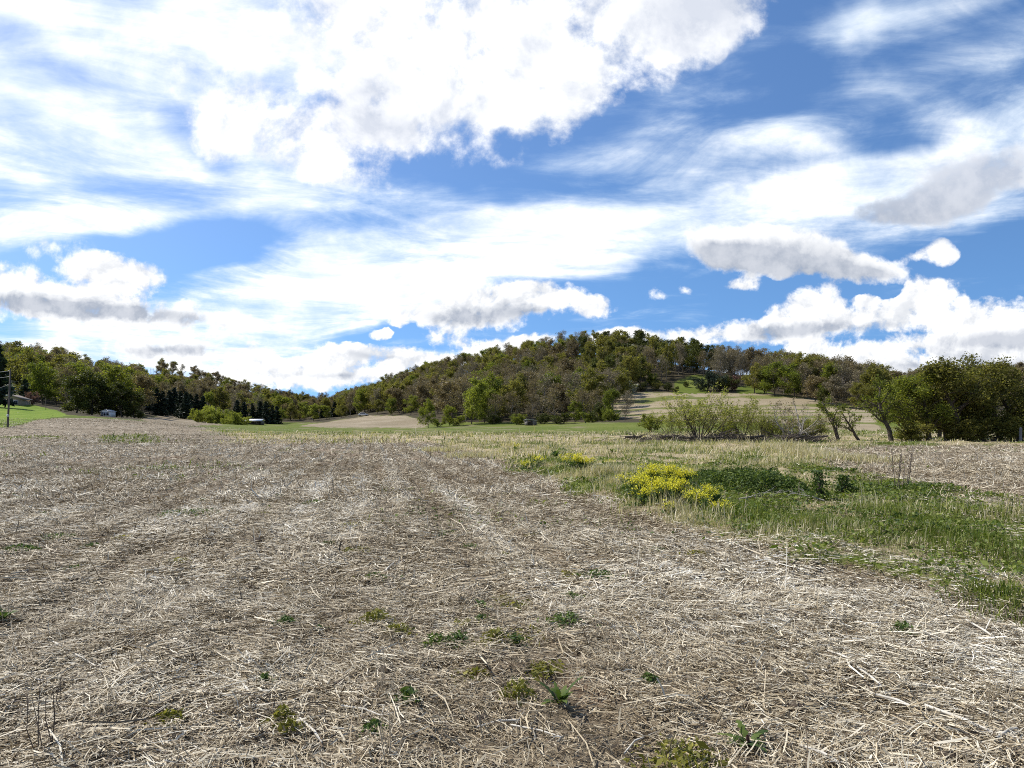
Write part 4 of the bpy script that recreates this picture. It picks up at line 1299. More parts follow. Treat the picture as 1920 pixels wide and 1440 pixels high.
# ruined shed at the foot of the hill
p = at(995, 176)
t_ = thing('ruined_shed', 'ruined grey shed with sagging tin roof among the bushes', 'shed', (p[0], p[1], p[2] - 0.05), None, 0.35)
MB().box(-1.3, 1.3, 0.85, 0.95, 0, 1.1).box(-1.3, -1.2, -0.9, 0.848, 0, 1.3).box(0.2, 1.3, -0.9, -0.8, 0, 1.2).build('wall', M['old_board'], t_)
MB().slab((-1.6, -1.15, 1.62), (0.1, -1.2, 1.46), (0.1, 1.1, 1.16), (-1.6, 1.1, 1.3), 0.05).slab((0.105, -1.2, 1.46), (1.6, -1.1, 1.12), (1.6, 1.05, 0.95), (0.105, 1.1, 1.16), 0.05).build('roof', M['tin'], t_)
for x_ in (-1.22, -0.3):
    MB().box(x_ - 0.06, x_ + 0.06, -1.0, -0.88, 0, 1.42).build('post', M['pole_wood'], t_)
MB().bar((0.3, -1.4, 0.02), (1.4, -1.0, 0.75), 0.05, 0.04).bar((1.5, -1.2, 0), (0.9, -0.95, 1.0), 0.05, 0.04).build('loose_board', M['old_board'], t_)

# car at the top of the sloping field
p = at(681, 296)
t_ = thing('parked_car', 'small white car parked on the upper edge of the sloping field', 'car', (p[0], p[1], p[2] + 0.02), None, 0.2)
prof = [(-2.15, 0.35), (-2.15, 0.85), (-1.7, 0.98), (-1.2, 1.42), (0.5, 1.45), (1.15, 0.98), (2.0, 0.82), (2.15, 0.55), (2.12, 0.35)]
nP = len(prof)
car = MB()
car.add([(a, -0.85, b) for a, b in prof] + [(a, 0.85, b) for a, b in prof], [(k, (k + 1) % nP, (k + 1) % nP + nP, k + nP) for k in range(nP)],
        [(0, k + 1, k) for k in range(1, nP - 1)] + [(nP, nP + k, nP + k + 1) for k in range(1, nP - 1)])
car.build('body', M['car_paint'], t_)
MB().add([(-1.55, -0.862, 0.98), (0.95, -0.862, 0.98), (0.45, -0.862, 1.38), (-1.15, -0.862, 1.36)], [(0, 1, 2, 3)]).build('side_window', M['dark_glass'], t_)
MB().slab((0.56, -0.75, 1.43), (1.14, -0.75, 1.0), (1.14, 0.75, 1.0), (0.56, 0.75, 1.43), 0.02).build('windscreen', M['dark_glass'], t_)
for x_ in (-1.35, 1.35):
    for y_ in (-0.86, 0.7):
        MB().bar((x_, y_, 0.33), (x_, y_ + 0.18, 0.33), 0.33, 0.33, 14).build('wheel', M['rubber'], t_)

# leaning utility pole and its wires
p = at(14, 86)
t_ = thing('utility_pole', 'grey wooden utility pole leaning slightly at the lawn corner', 'utility pole', (p[0], p[1], p[2]), None)
top = (0.38, 0.0, 7.15)
MB().bar((0, 0, -0.4), top, 0.13, 0.09, 10).build('shaft', M['pole_wood'], t_)
att = [(7.08, 0.0), (6.35, 0.0), (5.3, 0.35)]
for z_, _ in att:
    MB().bar((0.053 * z_ - 0.25, -0.02, z_), (0.053 * z_ - 0.08, -0.02, z_), 0.05, 0.06, 8).build('insulator', M['ceramic'], t_)
MB().box(0.06, 0.30, -0.24, -0.13, 1.25, 1.6).build('meter_box', M['tin'], t_)
for (z_, dz), lab in zip(att, ('topmost power line running off from the utility pole', 'middle power line running off from the utility pole', 'lowest slanting wire dropping from the utility pole')):
    a = np.array([p[0] + 0.053 * z_ - 0.17, p[1], p[2] + z_])
    b = a + np.array([-38.0, 4.0, -0.2 if dz == 0 else -7.5])
    mb = MB()
    pr = None
    for k in range(15):
        f = k / 14
        q = a + (b - a) * f
        q[2] -= 1.1 * 4 * f * (1 - f)
        if pr is not None:
            mb.bar(pr, q, 0.022, 0.022, 4)
        pr = q.copy()
    tag(mb.build('power_line', M['wire']), lab, 'wire', 'wires of the utility pole')
p = at(285, 515)
t_ = thing('transmission_pole', 'far pair of thin transmission poles on the bare ridge notch', 'power pole', (p[0], p[1], p[2] - 0.3))
for x_ in (-0.85, 0.85):
    MB().bar((x_, 0, 0), (x_, 0, 7.2 if x_ < 0 else 6.9), 0.16, 0.12, 7).build('pole', M['pole_wood'], t_)
MB().bar((-1.5, 0, 6.0), (1.5, 0, 6.0), 0.06, 0.06, 6).build('crossarm', M['pole_wood'], t_)
p = at(1913, 48.5)
t_ = thing('fence_post', 'short weathered fence post before the hedgerow trees', 'post', p)
MB().bar((0, 0, -0.2), (0.03, 0, 0.95), 0.10, 0.09, 8).build('shaft', M['old_board'], t_)
MB().bar((0.03, 0, 0.952), (0.03, 0, 1.0), 0.075, 0.03, 8).build('cap', M['old_board'], t_)
p = at(172, 147)
t_ = thing('wire_fence_post', 'thin pole on the lawn slope before the wood', 'post', at(86, 158))
MB().bar((0, 0, -0.2), (0.0, 0, 3.0), 0.07, 0.055, 8).build('shaft', M['pole_wood'], t_)


# ------------------------------------------------------------------ brush, fallen branches, stalks
def flat(px, py):
    d = EYE * F / (py - HZ)
    x = (px - 960) / F * d
    return np.array([x, d, G(x, d)])


def branch_mesh(name, seed, L, r, spec, mat, flat_=0.25, azim=0.0):
    sk = Skel(seed)
    d = np.array([math.cos(azim), math.sin(azim) * 0.6, flat_])
    sk.grow((0, 0, 0.05), d, L, r, 0, spec)
    S = np.array(sk.segs)
    S[:, 2] = np.abs(S[:, 2]) * 0.6
    S[:, 5] = np.abs(S[:, 5]) * 0.6
    V, q = tubes(S, 5)
    return mesh_np(name, V, q, None, mat)


BR = [(6, 0.12, -0.06, 7, 0.2, 45, 0.5), (4, 0.2, 0.0, 4, 0.2, 45, 0.5), (3, 0.25, 0.0, 0, 0, 0, 0)]


def brush_pile(label, px0, px1, d, hgt, n, seed):
    r = np.random.default_rng(seed)
    xa, xb = (px0 - 960) / F * d, (px1 - 960) / F * d
    xm = (xa + xb) / 2
    t_ = thing('brush_pile', label, 'brush pile', (xm, d, G(xm, d)), 'heaps of dead brush along the hedgerow')
    hw = (xb - xa) / 2
    segs = []
    for k in range(n):
        x = r.uniform(-hw, hw)
        y = r.normal(0, 0.5)
        z = hgt * max(0.0, 1 - (x / hw) ** 2) * r.uniform(0.0, 0.9)
        a = r.normal(0, 0.6) + (np.pi if r.uniform() < 0.5 else 0)
        L = r.uniform(0.5, 1.7)
        p0 = np.array([x, y, z])
        dv = np.array([math.cos(a), math.sin(a) * 0.6, r.normal(0.05, 0.28)])
        rad = r.uniform(0.010, 0.038)
        pr = p0
        for j in range(3):
            q = pr + dv * L / 3 + r.normal(0, 0.05, 3)
            q[2] = max(q[2], 0.02)
            segs.append([*pr, *q, rad * (1 - j * 0.25), rad * (0.75 - j * 0.25)])
            pr = q
    V, q = tubes(segs, 5)
    obj('branches', mesh_np('branches', V, q, None, M['deadwood']), t_)
    for k in range(3):
        x = r.uniform(-hw * 0.7, hw * 0.6)
        MB().bar((x, -0.5, 0.15 + hgt * 0.3), (x + r.uniform(0.8, 1.5), -0.45, 0.12 + hgt * r.uniform(0.2, 0.6)), 0.09, 0.06, 8).build('log', M['bark'], t_)


brush_pile('long heap of dead brush under the straggly shrubs', 1290, 1440, 48.2, 0.75, 260, 71)
brush_pile('heap of dead reddish brush under the pale bare tree', 1425, 1552, 48.0, 0.6, 170, 72)
brush_pile('flat heap of grey brush ahead of the straggly shrub', 1215, 1300, 48.8, 0.45, 110, 73)
brush_pile('thin heap of sticks by the dead trunk', 1160, 1225, 49.5, 0.3, 45, 74)


def fallen(name, label, px, py, L, r, az_, seed, mat, group=None, rise=0.2):
    p = flat(px, py)
    t_ = thing(name, label, 'branch', tuple(p), group)
    obj('branch', branch_mesh('branch', seed, L, r, BR, M[mat], rise, az_), t_)


fallen('fallen_branch', 'dark forked dead branch lying alone in the dry grass', 1090, 832, 2.2, 0.07, -0.1, 81, 'deadwood')
fallen('fallen_branch', 'thick dark dead branch by the start of the brush heaps', 1170, 834, 2.4, 0.08, 0.1, 82, 'deadwood')
fallen('fallen_branch', 'pale grey branch lying in front of the dark nettle patch', 1385, 950, 1.0, 0.022, 0.5, 83, 'bark_pale')
fallen('fallen_branch', 'pale grey root-like branch beside the vine covered stump', 1545, 955, 0.6, 0.016, 2.3, 84, 'bark_pale', rise=0.9)


# dead upright stems
def dead_stalks(label, px, py, h, n, seed, mat='deadwood', spread=0.12, r0=0.0055, twigs=3, group=None):
    p = flat(px, py)
    r = np.random.default_rng(seed)
    t_ = thing('dead_stalk_clump' if n > 1 else 'dead_stalk', label, 'dead stalks' if n > 1 else 'dead stalk', tuple(p), group)
    for k in range(n):
        b = np.array([r.normal(0, spread), r.normal(0, spread), -0.03])
        top = b + np.array([r.normal(0, 0.09) * h, r.normal(0, 0.09) * h, h * r.uniform(0.6, 1.05)])
        segs = []
        m1 = (b + top) / 2 + r.normal(0, 0.015, 3)
        segs.append([*b, *m1, r0, r0 * 0.8])
        segs.append([*m1, *top, r0 * 0.8, r0 * 0.45])
        for j in range(twigs):
            f = r.uniform(0.4, 0.98)
            q = b + (top - b) * f
            e = q + np.array([r.normal(0, 0.10) * h, r.normal(0, 0.1) * h, r.uniform(0.04, 0.16) * h])
            segs.append([*q, *e, r0 * 0.5, r0 * 0.3])
        V, q = tubes(segs, 5)
        obj('stem', mesh_np('stem', V, q, None, M[mat]), t_)


M['dry_stem'] = plain_mat('dry_stem', (0.30, 0.235, 0.15), (0.52, 0.44, 0.31), 8.0, 0.8, (1, 1, 0.2))
dead_stalks('tall dark dead weed stalks standing at the edge of the far stubble', 1683, 930, 0.92, 6, 91, spread=0.16, r0=0.009, twigs=4)
dead_stalks('pale dead stalk beside the vine covered stump', 1506, 948, 0.5, 2, 92, 'dry_stem', 0.03)
dead_stalks('thin dry stalk in the green verge before the nettles', 1392, 985, 0.42, 1, 93, 'dry_stem', 0.02)
dead_stalks('dead weed stalks beside the small leafy weed in the dry grass', 1640, 925, 0.42, 4, 94, spread=0.1)
for k, (px, py, h, n, lab) in enumerate(((719, 1312, 0.29, 7, 'bundle of upright straw stubble behind the cut stub'), (735, 1436, 0.30, 8, 'upright stub of cut straw stems at the lower picture edge'), (78, 1425, 0.36, 6, 'brown dead stems standing in the near corner of the field'),
                                         (112, 1330, 0.26, 3, 'dead stems just behind the near corner stems'), (232, 1255, 0.22, 3, 'short brown stubble stems in the stubble by a row'), (190, 1230, 0.18, 2, 'two thin stubble stems among flat straw'),
                                         (1125, 1212, 0.20, 4, 'grey stubble stems right of the weedy patch'), (1157, 1222, 0.22, 3, 'taller grey stubble stems next to the shorter ones'), (1177, 1245, 0.18, 2, 'pair of leaning stubble stems'),
                                         (1742, 1268, 0.24, 2, 'single brown stub standing by the fallen corn stalks'), (1850, 1345, 0.30, 4, 'dry stems standing near the bleached corn stalk'), (1880, 1300, 0.34, 5, 'tall dry stems at the picture edge by the verge'),
                                         (1470, 1170, 0.22, 2, 'thin straw stem upright in the stubble'), (1830, 1178, 0.22, 5, 'dry stems at the weedy edge'), (1905, 1190, 0.24, 5, 'dry stems under the near grass clump'), (5, 1175, 0.36, 4, 'dead stems on the far side of the dark weed'),
                                         (285, 1190, 0.16, 4, 'low stubble bunch in the middle of the stubble'), (500, 1185, 0.14, 3, 'tiny stubble bunch by the green sprig'), (1320, 1150, 0.16, 3, 'short stubble stems on the bare verge edge'))):
    dead_stalks(lab, px, py, h, n, 100 + k, 'dry_stem' if k not in (2, 3, 4) else 'deadwood', 0.022 if n > 5 else 0.05, 0.0026, 1, 'upright stubble stems')

# bleached corn stalks lying on the straw
M['corn'] = plain_mat('bleached_stalk', (0.36, 0.32, 0.25), (0.66, 0.62, 0.53), 9.0, 0.7, (1, 1, 1))
for k, (a, b, r0, lab) in enumerate((((1553, 1228), (1592, 1246), 0.010, 'short bleached corn stalk nearest the brown stub'), ((1608, 1264), (1655, 1288), 0.011, 'bleached stalk split at one end'), ((1632, 1298), (1712, 1322), 0.012, 'bleached stalk with frayed roots'),
                                     ((1735, 1325), (1862, 1374), 0.014, 'longest bleached corn stalk on the straw'), ((1812, 1176), (1868, 1206), 0.011, 'bleached stalk lying at the verge edge'), ((1868, 1392), (1908, 1358), 0.010, 'bleached stalk propped across the straw'),
                                     ((100, 1212), (184, 1254), 0.009, 'long pale stalk across the stubble row'), ((0, 1278), (84, 1290), 0.007, 'thin pale stalk leaving the picture edge'), ((562, 1362), (604, 1400), 0.009, 'stubby pale stalk in loose straw'),
                                     ((893, 1366), (972, 1363), 0.010, 'pale stalk below the dock weed'), ((958, 1370), (1052, 1398), 0.007, 'curved pale stalk meeting another below the dock'), ((462, 1230), (466, 1262), 0.009, 'white stalk along the planting row'), ((456, 1300), (470, 1322), 0.009, 'white stub along the planting row'),
                                     ((640, 1336), (715, 1360), 0.007, 'pale thin stalk beside the upright stub'), ((1500, 1405), (1570, 1432), 0.010, 'pale stalk between dark weed and picture edge'), ((1170, 1415), (1210, 1385), 0.006, 'thin pale stalk leaning on straw'), ((310, 1140), (355, 1152), 0.008, 'pale stalk far out in the stubble'), ((720, 1075), (742, 1052), 0.012, 'pale stalk lying along the row'))):
    p0, p1 = flat(*a), flat(*b)
    r0 *= 0.72
    p0[2] += 0.035
    p1[2] += 0.03
    c_ = (p0 + p1) / 2
    t_ = thing('corn_stalk', lab, 'corn stalk', tuple(c_), 'bleached corn stalks on the straw')
    mid = (p1 - p0) * 0.08 + np.array([0.008 * (k % 3 - 1), 0.012 * (k % 2), 0.008])
    segs = [[*(p0 - c_), *mid, r0, r0 * 0.92], [*mid, *(p1 - c_), r0 * 1.05, r0 * 0.75]]
    V, q = tubes(segs, 8)
    obj('stalk', mesh_np('stalk', V, q, None, M['corn']), t_)
    rk = np.random.default_rng(k)
    Ls = [[*(p1 - c_), *((p1 - c_) + np.array([rk.normal(0, 0.05), rk.normal(0, 0.05), rk.uniform(-0.03, 0.03)])), r0 * 0.5, 0.001] for _ in range(4)]
    V, q = tubes(Ls, 4)
    obj('frayed_end', mesh_np('frayed_end', V, q, None, M['corn']), t_)


# ------------------------------------------------------------------ weeds and flowers
def leaf_blades(n, L, w, lift, r, curl=0.5, base=0.01):
    """long pointed leaves of a rosette: two quads and a tip each, folded along nothing, bent outwards"""
    V, Q, T, A = [], [], [], []
    for k in range(n):
        a = 2 * np.pi * k / n + r.normal(0, 0.4)
        l = L * r.uniform(0.55, 1.15)
        ww = w * r.uniform(0.7, 1.2)
        el = lift * r.uniform(0.5, 1.3)
        out = np.array([math.cos(a), math.sin(a), 0])
        sd_ = np.array([-math.sin(a), math.cos(a), 0])
        rows = []
        p = out * base
        m = 9
        for j in range(m + 1):
            f = j / m
            wd = ww * (math.sin(math.pi * min(0.12 + 0.88 * f, 0.999)) ** 0.8) * 0.5 * (1 + (0.35 if j % 2 else -0.3) + 0.15 * r.normal())
            rows.append((p - sd_ * wd + np.array([0, 0, 0.12 * wd]), p + sd_ * wd + np.array([0, 0, 0.12 * wd])))
            e2 = el - curl * f * 1.6
            p = p + (out * math.cos(e2) + np.array([0, 0, math.sin(e2)])) * l / m
        b = len(V)
        tn = r.uniform(0.15, 0.9)
        for u, v in rows:
            V += [u, v]
            A += [tn, min(tn + 0.15, 1)]
        for j in range(m):
            Q.append((b + 2 * j, b + 2 * j + 1, b + 2 * j + 3, b + 2 * j + 2))
    return np.array(V), Q, np.array(A)


def dock(label, px, py, n, L, seed, mat='darkweed', w=0.034, lift=0.95):
    p = flat(px, py)
    r = np.random.default_rng(seed)
    t_ = thing('dock_weed', label, 'weed', tuple(p))
    for k in range(2):
        V, Q, A = leaf_blades(n if k == 0 else n // 2, L if k == 0 else L * 0.7, w, lift if k == 0 else lift * 1.35, r)
        V = V + np.array([0, 0, 0.02])
        obj('outer_leaves' if k == 0 else 'inner_leaves', mesh_np('leaves', V, Q, None, M[mat], {'tone': A}), t_)
    V, q = tubes([[0, 0, -0.03, 0, 0, 0.06, 0.014, 0.008]], 7)
    obj('stem', mesh_np('stem', V, q, None, M['rosy']), t_)


dock('dark green dock weed with upright toothed leaves and reddish stem', 1050, 1322, 11, 0.19, 1)
dock('dark green leafy weed sprawling near the lower picture edge', 1402, 1400, 10, 0.15, 2, lift=0.6)
dock('dark weed at the edge of the field by dead stems', 4, 1172, 8, 0.14, 3)
dock('small dark leafy weed on the straw above the weedy patch', 905, 1142, 7, 0.10, 4)
dock('leafy dark weed among grass in the dry strip', 1625, 922, 9, 0.24, 5, w=0.09)
dock('broad leafed weed standing in the dry grass behind the flowers', 1042, 868, 9, 0.42, 6, 'weed', w=0.12, lift=1.3)
dock('blue green leafy weed at the back of the verge', 1150, 858, 9, 0.36, 7, w=0.12)


def tuft(label, px, py, rad, h, n, seed, mat='weed', group='small green weeds in the stubble'):
    p = flat(px, py)
    r = np.random.default_rng(seed)
    t_ = thing('weed_tuft', label, 'weed', tuple(p), group)
    q = r.normal(0, 1, (n, 3)) * np.array([rad * 0.5, rad * 0.5, 0])
    rr_ = np.hypot(q[:, 0], q[:, 1]) / rad
    q[:, 2] = 0.02 + h * np.clip(1 - rr_ ** 2, 0.1, 1) * r.uniform(0, 1, n)
    V, Q = leaves_at(q, 0.022 * np.exp(r.normal(0, 0.3, n)), r, 1.5, 0.9)
    obj('leaves', mesh_np('leaves', V, Q, None, M[mat], {'tone': np.repeat(r.uniform(0.2, 1, n), 4)}), t_)
    m = max(5, n // 12)
    b = r.normal(0, rad * 0.3, (m, 2))
    V, Q, T, A = blades(b[:, 0], b[:, 1], np.full(m, 0.0), np.full(m, h * 1.3), np.full(m, 0.006), r.uniform(0.2, 0.8, m), r.uniform(0.2, 0.6, m), r)
    obj('foliage', mesh_np('foliage', V, Q, T, M['grass'], {'tone': A}), t_)


M['yellowweed'] = leaf_mat('yellowish_weed', [(0.0, (0.07, 0.075, 0.015)), (0.5, (0.17, 0.165, 0.03)), (1.0, (0.30, 0.27, 0.06))], 0.3, 0.2)
for k, (px, py, rad, h, n, mt, lab) in enumerate((
        (535, 1172, 0.075, 0.06, 130, 'weed', 'bright green sprig alone in the stubble'), (601, 1174, 0.05, 0.04, 60, 'weed', 'faint green sprig next to the bright one'), (702, 1166, 0.15, 0.10, 260, 'yellowweed', 'yellowish green tuft at the head of the weedy patch'),
        (745, 1186, 0.12, 0.06, 150, 'yellowweed', 'flat olive weed below the yellowish tuft'), (820, 1205, 0.13, 0.07, 170, 'weed', 'green weed in the middle of the weedy patch'), (858, 1208, 0.12, 0.08, 200, 'weed', 'brighter green weed in the middle of the weedy patch'),
        (930, 1202, 0.12, 0.07, 170, 'yellowweed', 'olive weed with brown leaves in the patch'), (965, 1205, 0.08, 0.07, 110, 'weed', 'small bright weed ending the patch'), (893, 1270, 0.12, 0.04, 140, 'yellowweed', 'flat yellowish weed below the patch'),
        (972, 1312, 0.10, 0.10, 150, 'yellowweed', 'yellow green sprig beside the dock weed'), (1062, 1168, 0.16, 0.07, 210, 'weed', 'wide green weed out on the straw'), (1122, 1084, 0.16, 0.06, 150, 'weed', 'green weed further out toward the verge'),
        (1692, 1188, 0.09, 0.06, 120, 'weed', 'green weed in front of the verge'), (1218, 1283, 0.06, 0.05, 70, 'weed', 'tiny weed right of the dock'), (497, 1286, 0.05, 0.05, 60, 'weed', 'tiny green weed on the planting row'), (530, 1352, 0.06, 0.06, 80, 'yellowweed', 'tiny yellow green weed on loose straw'),
        (540, 1378, 0.06, 0.05, 80, 'yellowweed', 'second tiny yellow green weed on loose straw'), (765, 1320, 0.08, 0.06, 90, 'weed', 'low green weed beside the tall stubble bundle'), (700, 1382, 0.08, 0.06, 90, 'weed', 'low dark weed left of the cut stub'), (1290, 1432, 0.22, 0.09, 420, 'yellowweed', 'yellow mossy weed mat at the lower picture edge'),
        (28, 1034, 0.25, 0.06, 220, 'weed', 'green weed mat at the field edge'), (102, 1012, 0.32, 0.06, 260, 'weed', 'wider green weed mat out in the stubble'), (170, 1026, 0.15, 0.05, 110, 'weed', 'small weed between the mats and the row'), (350, 970, 0.5, 0.06, 260, 'weed', 'long streak of green weed along the row'), (590, 945, 0.3, 0.07, 160, 'weed', 'weed streak on the straight stubble row'))):
    tuft(lab, px, py, rad, h, n, 300 + k, mt)
rt = np.random.default_rng(901)
for k in range(46):
    d = math.sqrt(rt.uniform(3.4 ** 2, 15 ** 2))
    x = rt.uniform(-0.72, 0.4) * d
    if verge(np.array([x]), np.array([d]))[0] > 0.05:
        continue
    if k < 14:      # most stand round the weedy patch
        x, d = rt.normal(-0.25, 0.55), rt.uniform(4.0, 6.3)
    tuft('tiny yellow green weed scattered over the straw', 960 + x / d * F, HZ + EYE * F / d, rt.uniform(0.05, 0.14) * (1 + d / 12), rt.uniform(0.02, 0.05), int(rt.uniform(50, 130)), 950 + k, 'yellowweed' if k % 3 else 'weed', 'tiny weeds scattered over the straw')
# a wheel-rut clod and dark stones of soil
M['clod'] = plain_mat('clod_soil', (0.035, 0.025, 0.018), (0.10, 0.075, 0.052), 30.0, 0.95, bump=0.8)
for k, (px, py, s_) in enumerate(((640, 1282, 0.035), (1305, 1086, 0.05), (970, 1125, 0.045), (725, 1268, 0.05), (1145, 1182, 0.04), (1495, 1330, 0.05), (350, 1290, 0.05), (480, 1020, 0.08), (300, 1345, 0.04), (905, 1350, 0.05), (1775, 1405, 0.045), (1660, 1110, 0.06))):
    p = flat(px, py)
    r = np.random.default_rng(500 + k)
    nu, nv = 10, 7
    V, Q = [], []
    for j in range(nv + 1):
        for i in range(nu):
            th = math.pi * j / nv
            ph = 2 * math.pi * i / nu
            v = np.array([math.sin(th) * math.cos(ph), math.sin(th) * math.sin(ph), math.cos(th) * 0.6])
            v = v * (1 + 0.7 * (fbm([v[0] * 1.7 + k], [v[1] * 1.7 + v[2] * 2], 5, 3)[0] - 0.5))
            V.append(v * s_)
    for j in range(nv):
        for i in range(nu):
            Q.append((j * nu + i, (j + 1) * nu + i, (j + 1) * nu + (i + 1) % nu, j * nu + (i + 1) % nu))
    o = obj('soil_clod', mesh_np('soil_clod', V, Q, None, M['clod'], smooth=True))
    o.location = (p[0], p[1], p[2] + s_ * 0.25)
    tag(o, 'dark crumbly soil clod lying in the straw', 'soil clod', 'soil clods in the straw')


def mustard(label, px, py, rad, h, n, seed, group, fl=1.0):
    p = flat(px, py)
    rad, h = rad * 0.86, h * 0.9
    r = np.random.default_rng(seed)
    t_ = thing('mustard_plant', label, 'flowering plant', tuple(p), group)
    segs, fp, lp = [], [], []
    for k in range(n):
        b = r.normal(0, rad * 0.35, 2)
        tp = np.array([b[0] * 1.5 + r.normal(0, 0.04), b[1] * 1.5 + r.normal(0, 0.04), h * r.uniform(0.7, 1.05)])
        b0 = np.array([b[0], b[1], -0.02])
        segs.append([*b0, *tp, 0.005, 0.002])
        for j in range(4):
            f = r.uniform(0.55, 0.95)
            q = b0 + (tp - b0) * f
            e = q + np.array([r.normal(0, 0.05), r.normal(0, 0.05), r.uniform(0.04, 0.10)])
            segs.append([*q, *e, 0.0025, 0.0015])
            fp.append(e + r.normal(0, 0.016, (int(9 * fl), 3)))
        fp.append(tp + r.normal(0, 0.018, (int(16 * fl), 3)) * np.array([1, 1, 1.5]))
        lp.append(b0 + (tp - b0) * r.uniform(0.05, 0.75, (9, 1)) + r.normal(0, 0.035, (9, 3)))
    V, q = tubes(segs, 4)
    obj('stems', mesh_np('stems', V, q, None, M['stem_green']), t_)
    q_ = np.concatenate(lp)
    V, q = leaves_at(q_, 0.055 * np.exp(r.normal(0, 0.3, len(q_))), r, 1.5, 0.5)
    obj('leaves', mesh_np('leaves', V, q, None, M['weed'], {'tone': np.repeat(r.uniform(0, 1, len(q_)), 4)}), t_)
    q_ = np.concatenate(fp)
    V, q = leaves_at(q_, 0.017 * np.exp(r.normal(0, 0.25, len(q_))), r, 1.1, 1.0)
    obj('blossoms', mesh_np('blossoms', V, q, None, M['petal'], {'tone': np.repeat(r.uniform(0, 1, len(q_)), 4)}), t_)


M['stem_green'] = plain_mat('stem_green', (0.06, 0.10, 0.02), (0.11, 0.16, 0.04), 6.0, 0.7)
for k, (px, py, rad, h, n, fl, lab) in enumerate((
        (1195, 952, 0.26, 0.50, 30, 1.0, 'yellow mustard at the field side of the big clump'), (1222, 945, 0.26, 0.52, 34, 1.0, 'tall yellow mustard at the back of the big clump'), (1240, 965, 0.28, 0.50, 36, 1.0, 'yellow mustard bulging from the clump front'),
        (1268, 958, 0.24, 0.48, 28, 1.0, 'yellow mustard at the clump middle'), (1258, 936, 0.26, 0.52, 30, 1.0, 'tall yellow mustard touching the nettles'), (1284, 938, 0.22, 0.45, 26, 1.0, 'yellow mustard against the nettle patch'), (1212, 970, 0.2, 0.36, 16, 0.8, 'lower yellow mustard on the clump fringe'),
        (1308, 968, 0.24, 0.40, 22, 0.8, 'thinner yellow mustard beyond the gap in the clump'), (1330, 962, 0.18, 0.38, 16, 0.8, 'thinner yellow mustard by the fallen branch'), (1342, 972, 0.14, 0.26, 9, 1.0, 'small low yellow mustard last in the clump'), (1258, 982, 0.10, 0.16, 4, 0.8, 'tiny yellow mustard in front of the clump'))):
    mustard(lab, px, py, rad, h, n, 700 + k, 'yellow mustard in the big clump', fl)
for k, (px, py, rad, h, n, fl, lab) in enumerate((
        (1072, 893, 0.30, 0.50, 24, 1.4, 'yellow mustard rising from the middle of the dry grass'), (1096, 893, 0.36, 0.36, 26, 1.4, 'rounded yellow green mustard in the dry grass'), (1008, 885, 0.35, 0.42, 14, 0.9, 'loose yellow mustard near the field edge'), (985, 886, 0.35, 0.32, 10, 0.9, 'pale low mustard nearest the field edge'), (968, 850, 0.4, 0.4, 8, 1.2, 'far yellow mustard spot in the dry strip'), (1142, 885, 0.2, 0.2, 6, 0.8, 'few yellow mustard flowers in the grass'))):
    mustard(lab, px, py, rad, h, n, 740 + k, 'scattered yellow mustard in the dry strip', fl)

# dark nettle patch
n = 20000
r = np.random.default_rng(77)
u_ = np.sqrt(r.uniform(0, 1, n))
a_ = r.uniform(0, 2 * np.pi, n)
x = 5.15 + 1.32 * u_ * np.cos(a_)
y = 15.2 + 1.75 * u_ * np.sin(a_)
hh_ = 0.33 * np.clip(1.15 - u_ ** 3, 0.15, 1) * (0.25 + 1.5 * fbm(x / 0.3, y / 0.3, 12, 3))
z = height(x, y) + hh_ * r.uniform(0.15, 1, n) ** 0.6
V, q = leaves_at(np.stack([x, y, z], 1), 0.038 * np.exp(r.normal(0, 0.3, n)), r, 1.4, 1.1)
o = obj('nettle_patch', mesh_np('nettle_patch', V, q, None, M['darkweed'], {'tone': np.repeat(r.uniform(0, 1, n), 4)}))
tag(o, 'dense dark green nettle patch behind the yellow mustard', 'nettles', kind='stuff')


# vine covered stumps
def stump(label, px, py, h, seed):
    p = flat(px, py)
    r = np.random.default_rng(seed)
    t_ = thing('vine_stump', label, 'stump', tuple(p))
    obj('stump', mesh_np('stump', *tubes([[0, 0, -0.05, 0.03, 0, h * 0.6, 0.05, 0.04], [0.03, 0, h * 0.6, -0.02, 0.02, h * 0.95, 0.04, 0.02], [0.02, 0, h * 0.3, -0.22, -0.05, h * 0.02, 0.014, 0.01], [0.0, 0, h * 0.4, 0.2, -0.05, 0.0, 0.014, 0.01]], 7), None, M['bark']), t_)
    n = 420
    q = np.stack([r.normal(0.02, 0.085, n), r.normal(0, 0.085, n), h * r.uniform(0.02, 1.08, n)], 1)
    q[:, :2] *= (1.35 - 0.7 * q[:, 2:3] / h)
    V, Q = leaves_at(q, 0.055, r, 1.2, 0.4)
    obj('foliage', mesh_np('foliage', V, Q, None, M['darkweed'], {'tone': np.repeat(r.uniform(0, 0.9, n), 4)}), t_)


stump('dark stump wrapped in vines at the end of the nettle patch', 1534, 950, 0.50, 1)
stump('slimmer dark stump wrapped in vines near the far stubble', 1580, 930, 0.36, 2)

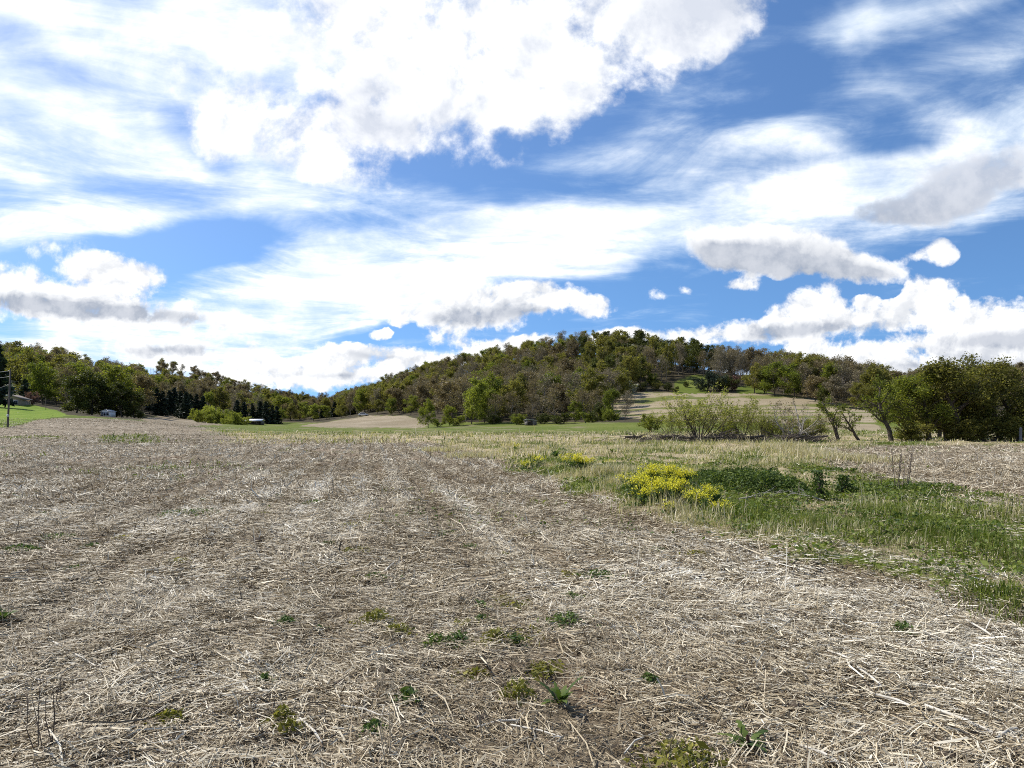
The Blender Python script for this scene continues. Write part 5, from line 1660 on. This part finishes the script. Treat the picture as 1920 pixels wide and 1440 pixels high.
# taller grass clumps
for k, (px, py, rad, h, n, dry, lab) in enumerate((
        (1800, 1035, 0.75, 0.20, 600, 0, 'tall blue green grass clump at the verge near the far stubble'), (1870, 1060, 0.7, 0.2, 600, 0, 'tall green grass clump at the picture edge'), (1740, 1000, 0.6, 0.17, 500, 0, 'lower green grass clump beside the dead stalks'), (1905, 1165, 0.34, 0.14, 380, 0, 'near green grass clump in the picture edge corner'),
        (1850, 1150, 0.3, 0.10, 300, 0, 'small green grass clump next to the corner clump'), (1550, 1010, 0.5, 0.2, 600, 0, 'green grass clump in front of the stumps'), (1660, 985, 0.5, 0.2, 500, 0, 'green grass clump below the dead stalks'), (1140, 905, 0.8, 0.42, 900, 1, 'pale dry grass tussock between the mustards'), (1160, 925, 0.5, 0.3, 500, 1, 'dry grass tussock touching the big mustard clump'),
        (1530, 862, 1.6, 0.55, 1300, 1, 'tall dry grass tussock below the brush heap'), (1600, 868, 1.5, 0.45, 1000, 1, 'dry grass tussock at the corner of the far stubble'), (1470, 850, 1.6, 0.5, 1000, 1, 'dry grass tussock under the pale tree'), (1440, 880, 1.2, 0.3, 700, 1, 'dry grass tussock behind the nettles'), (1200, 850, 1.8, 0.4, 800, 1, 'dry grass tussock in front of the thin sticks'), (830, 846, 1.5, 0.35, 600, 1, 'dry grass tussock at the far point of the field'), (880, 858, 1.2, 0.35, 600, 1, 'dry grass tussock along the field edge'))):
    p = flat(px, py)
    r = np.random.default_rng(800 + k)
    t_ = thing('grass_tussock', lab, 'grass tussock', tuple(p), 'tussocks of tall grass')
    b = r.normal(0, rad * 0.45, (n, 2))
    zz = height(b[:, 0] + p[0], b[:, 1] + p[1]) - p[2]
    wd = 0.008 if p[1] < 12 else (0.013 if p[1] < 24 else 0.024)
    V, Q, T, A = blades(b[:, 0], b[:, 1], zz, h * r.uniform(0.45, 1.1, n), np.full(n, wd), np.clip(np.abs(r.normal(0.4, 0.3, n)), 0, 1.1), r.uniform(0.72, 1.0, n) if dry else r.uniform(0.25, 0.68, n), r)
    obj('foliage', mesh_np('foliage', V, Q, T, M['grass'], {'tone': A}), t_)
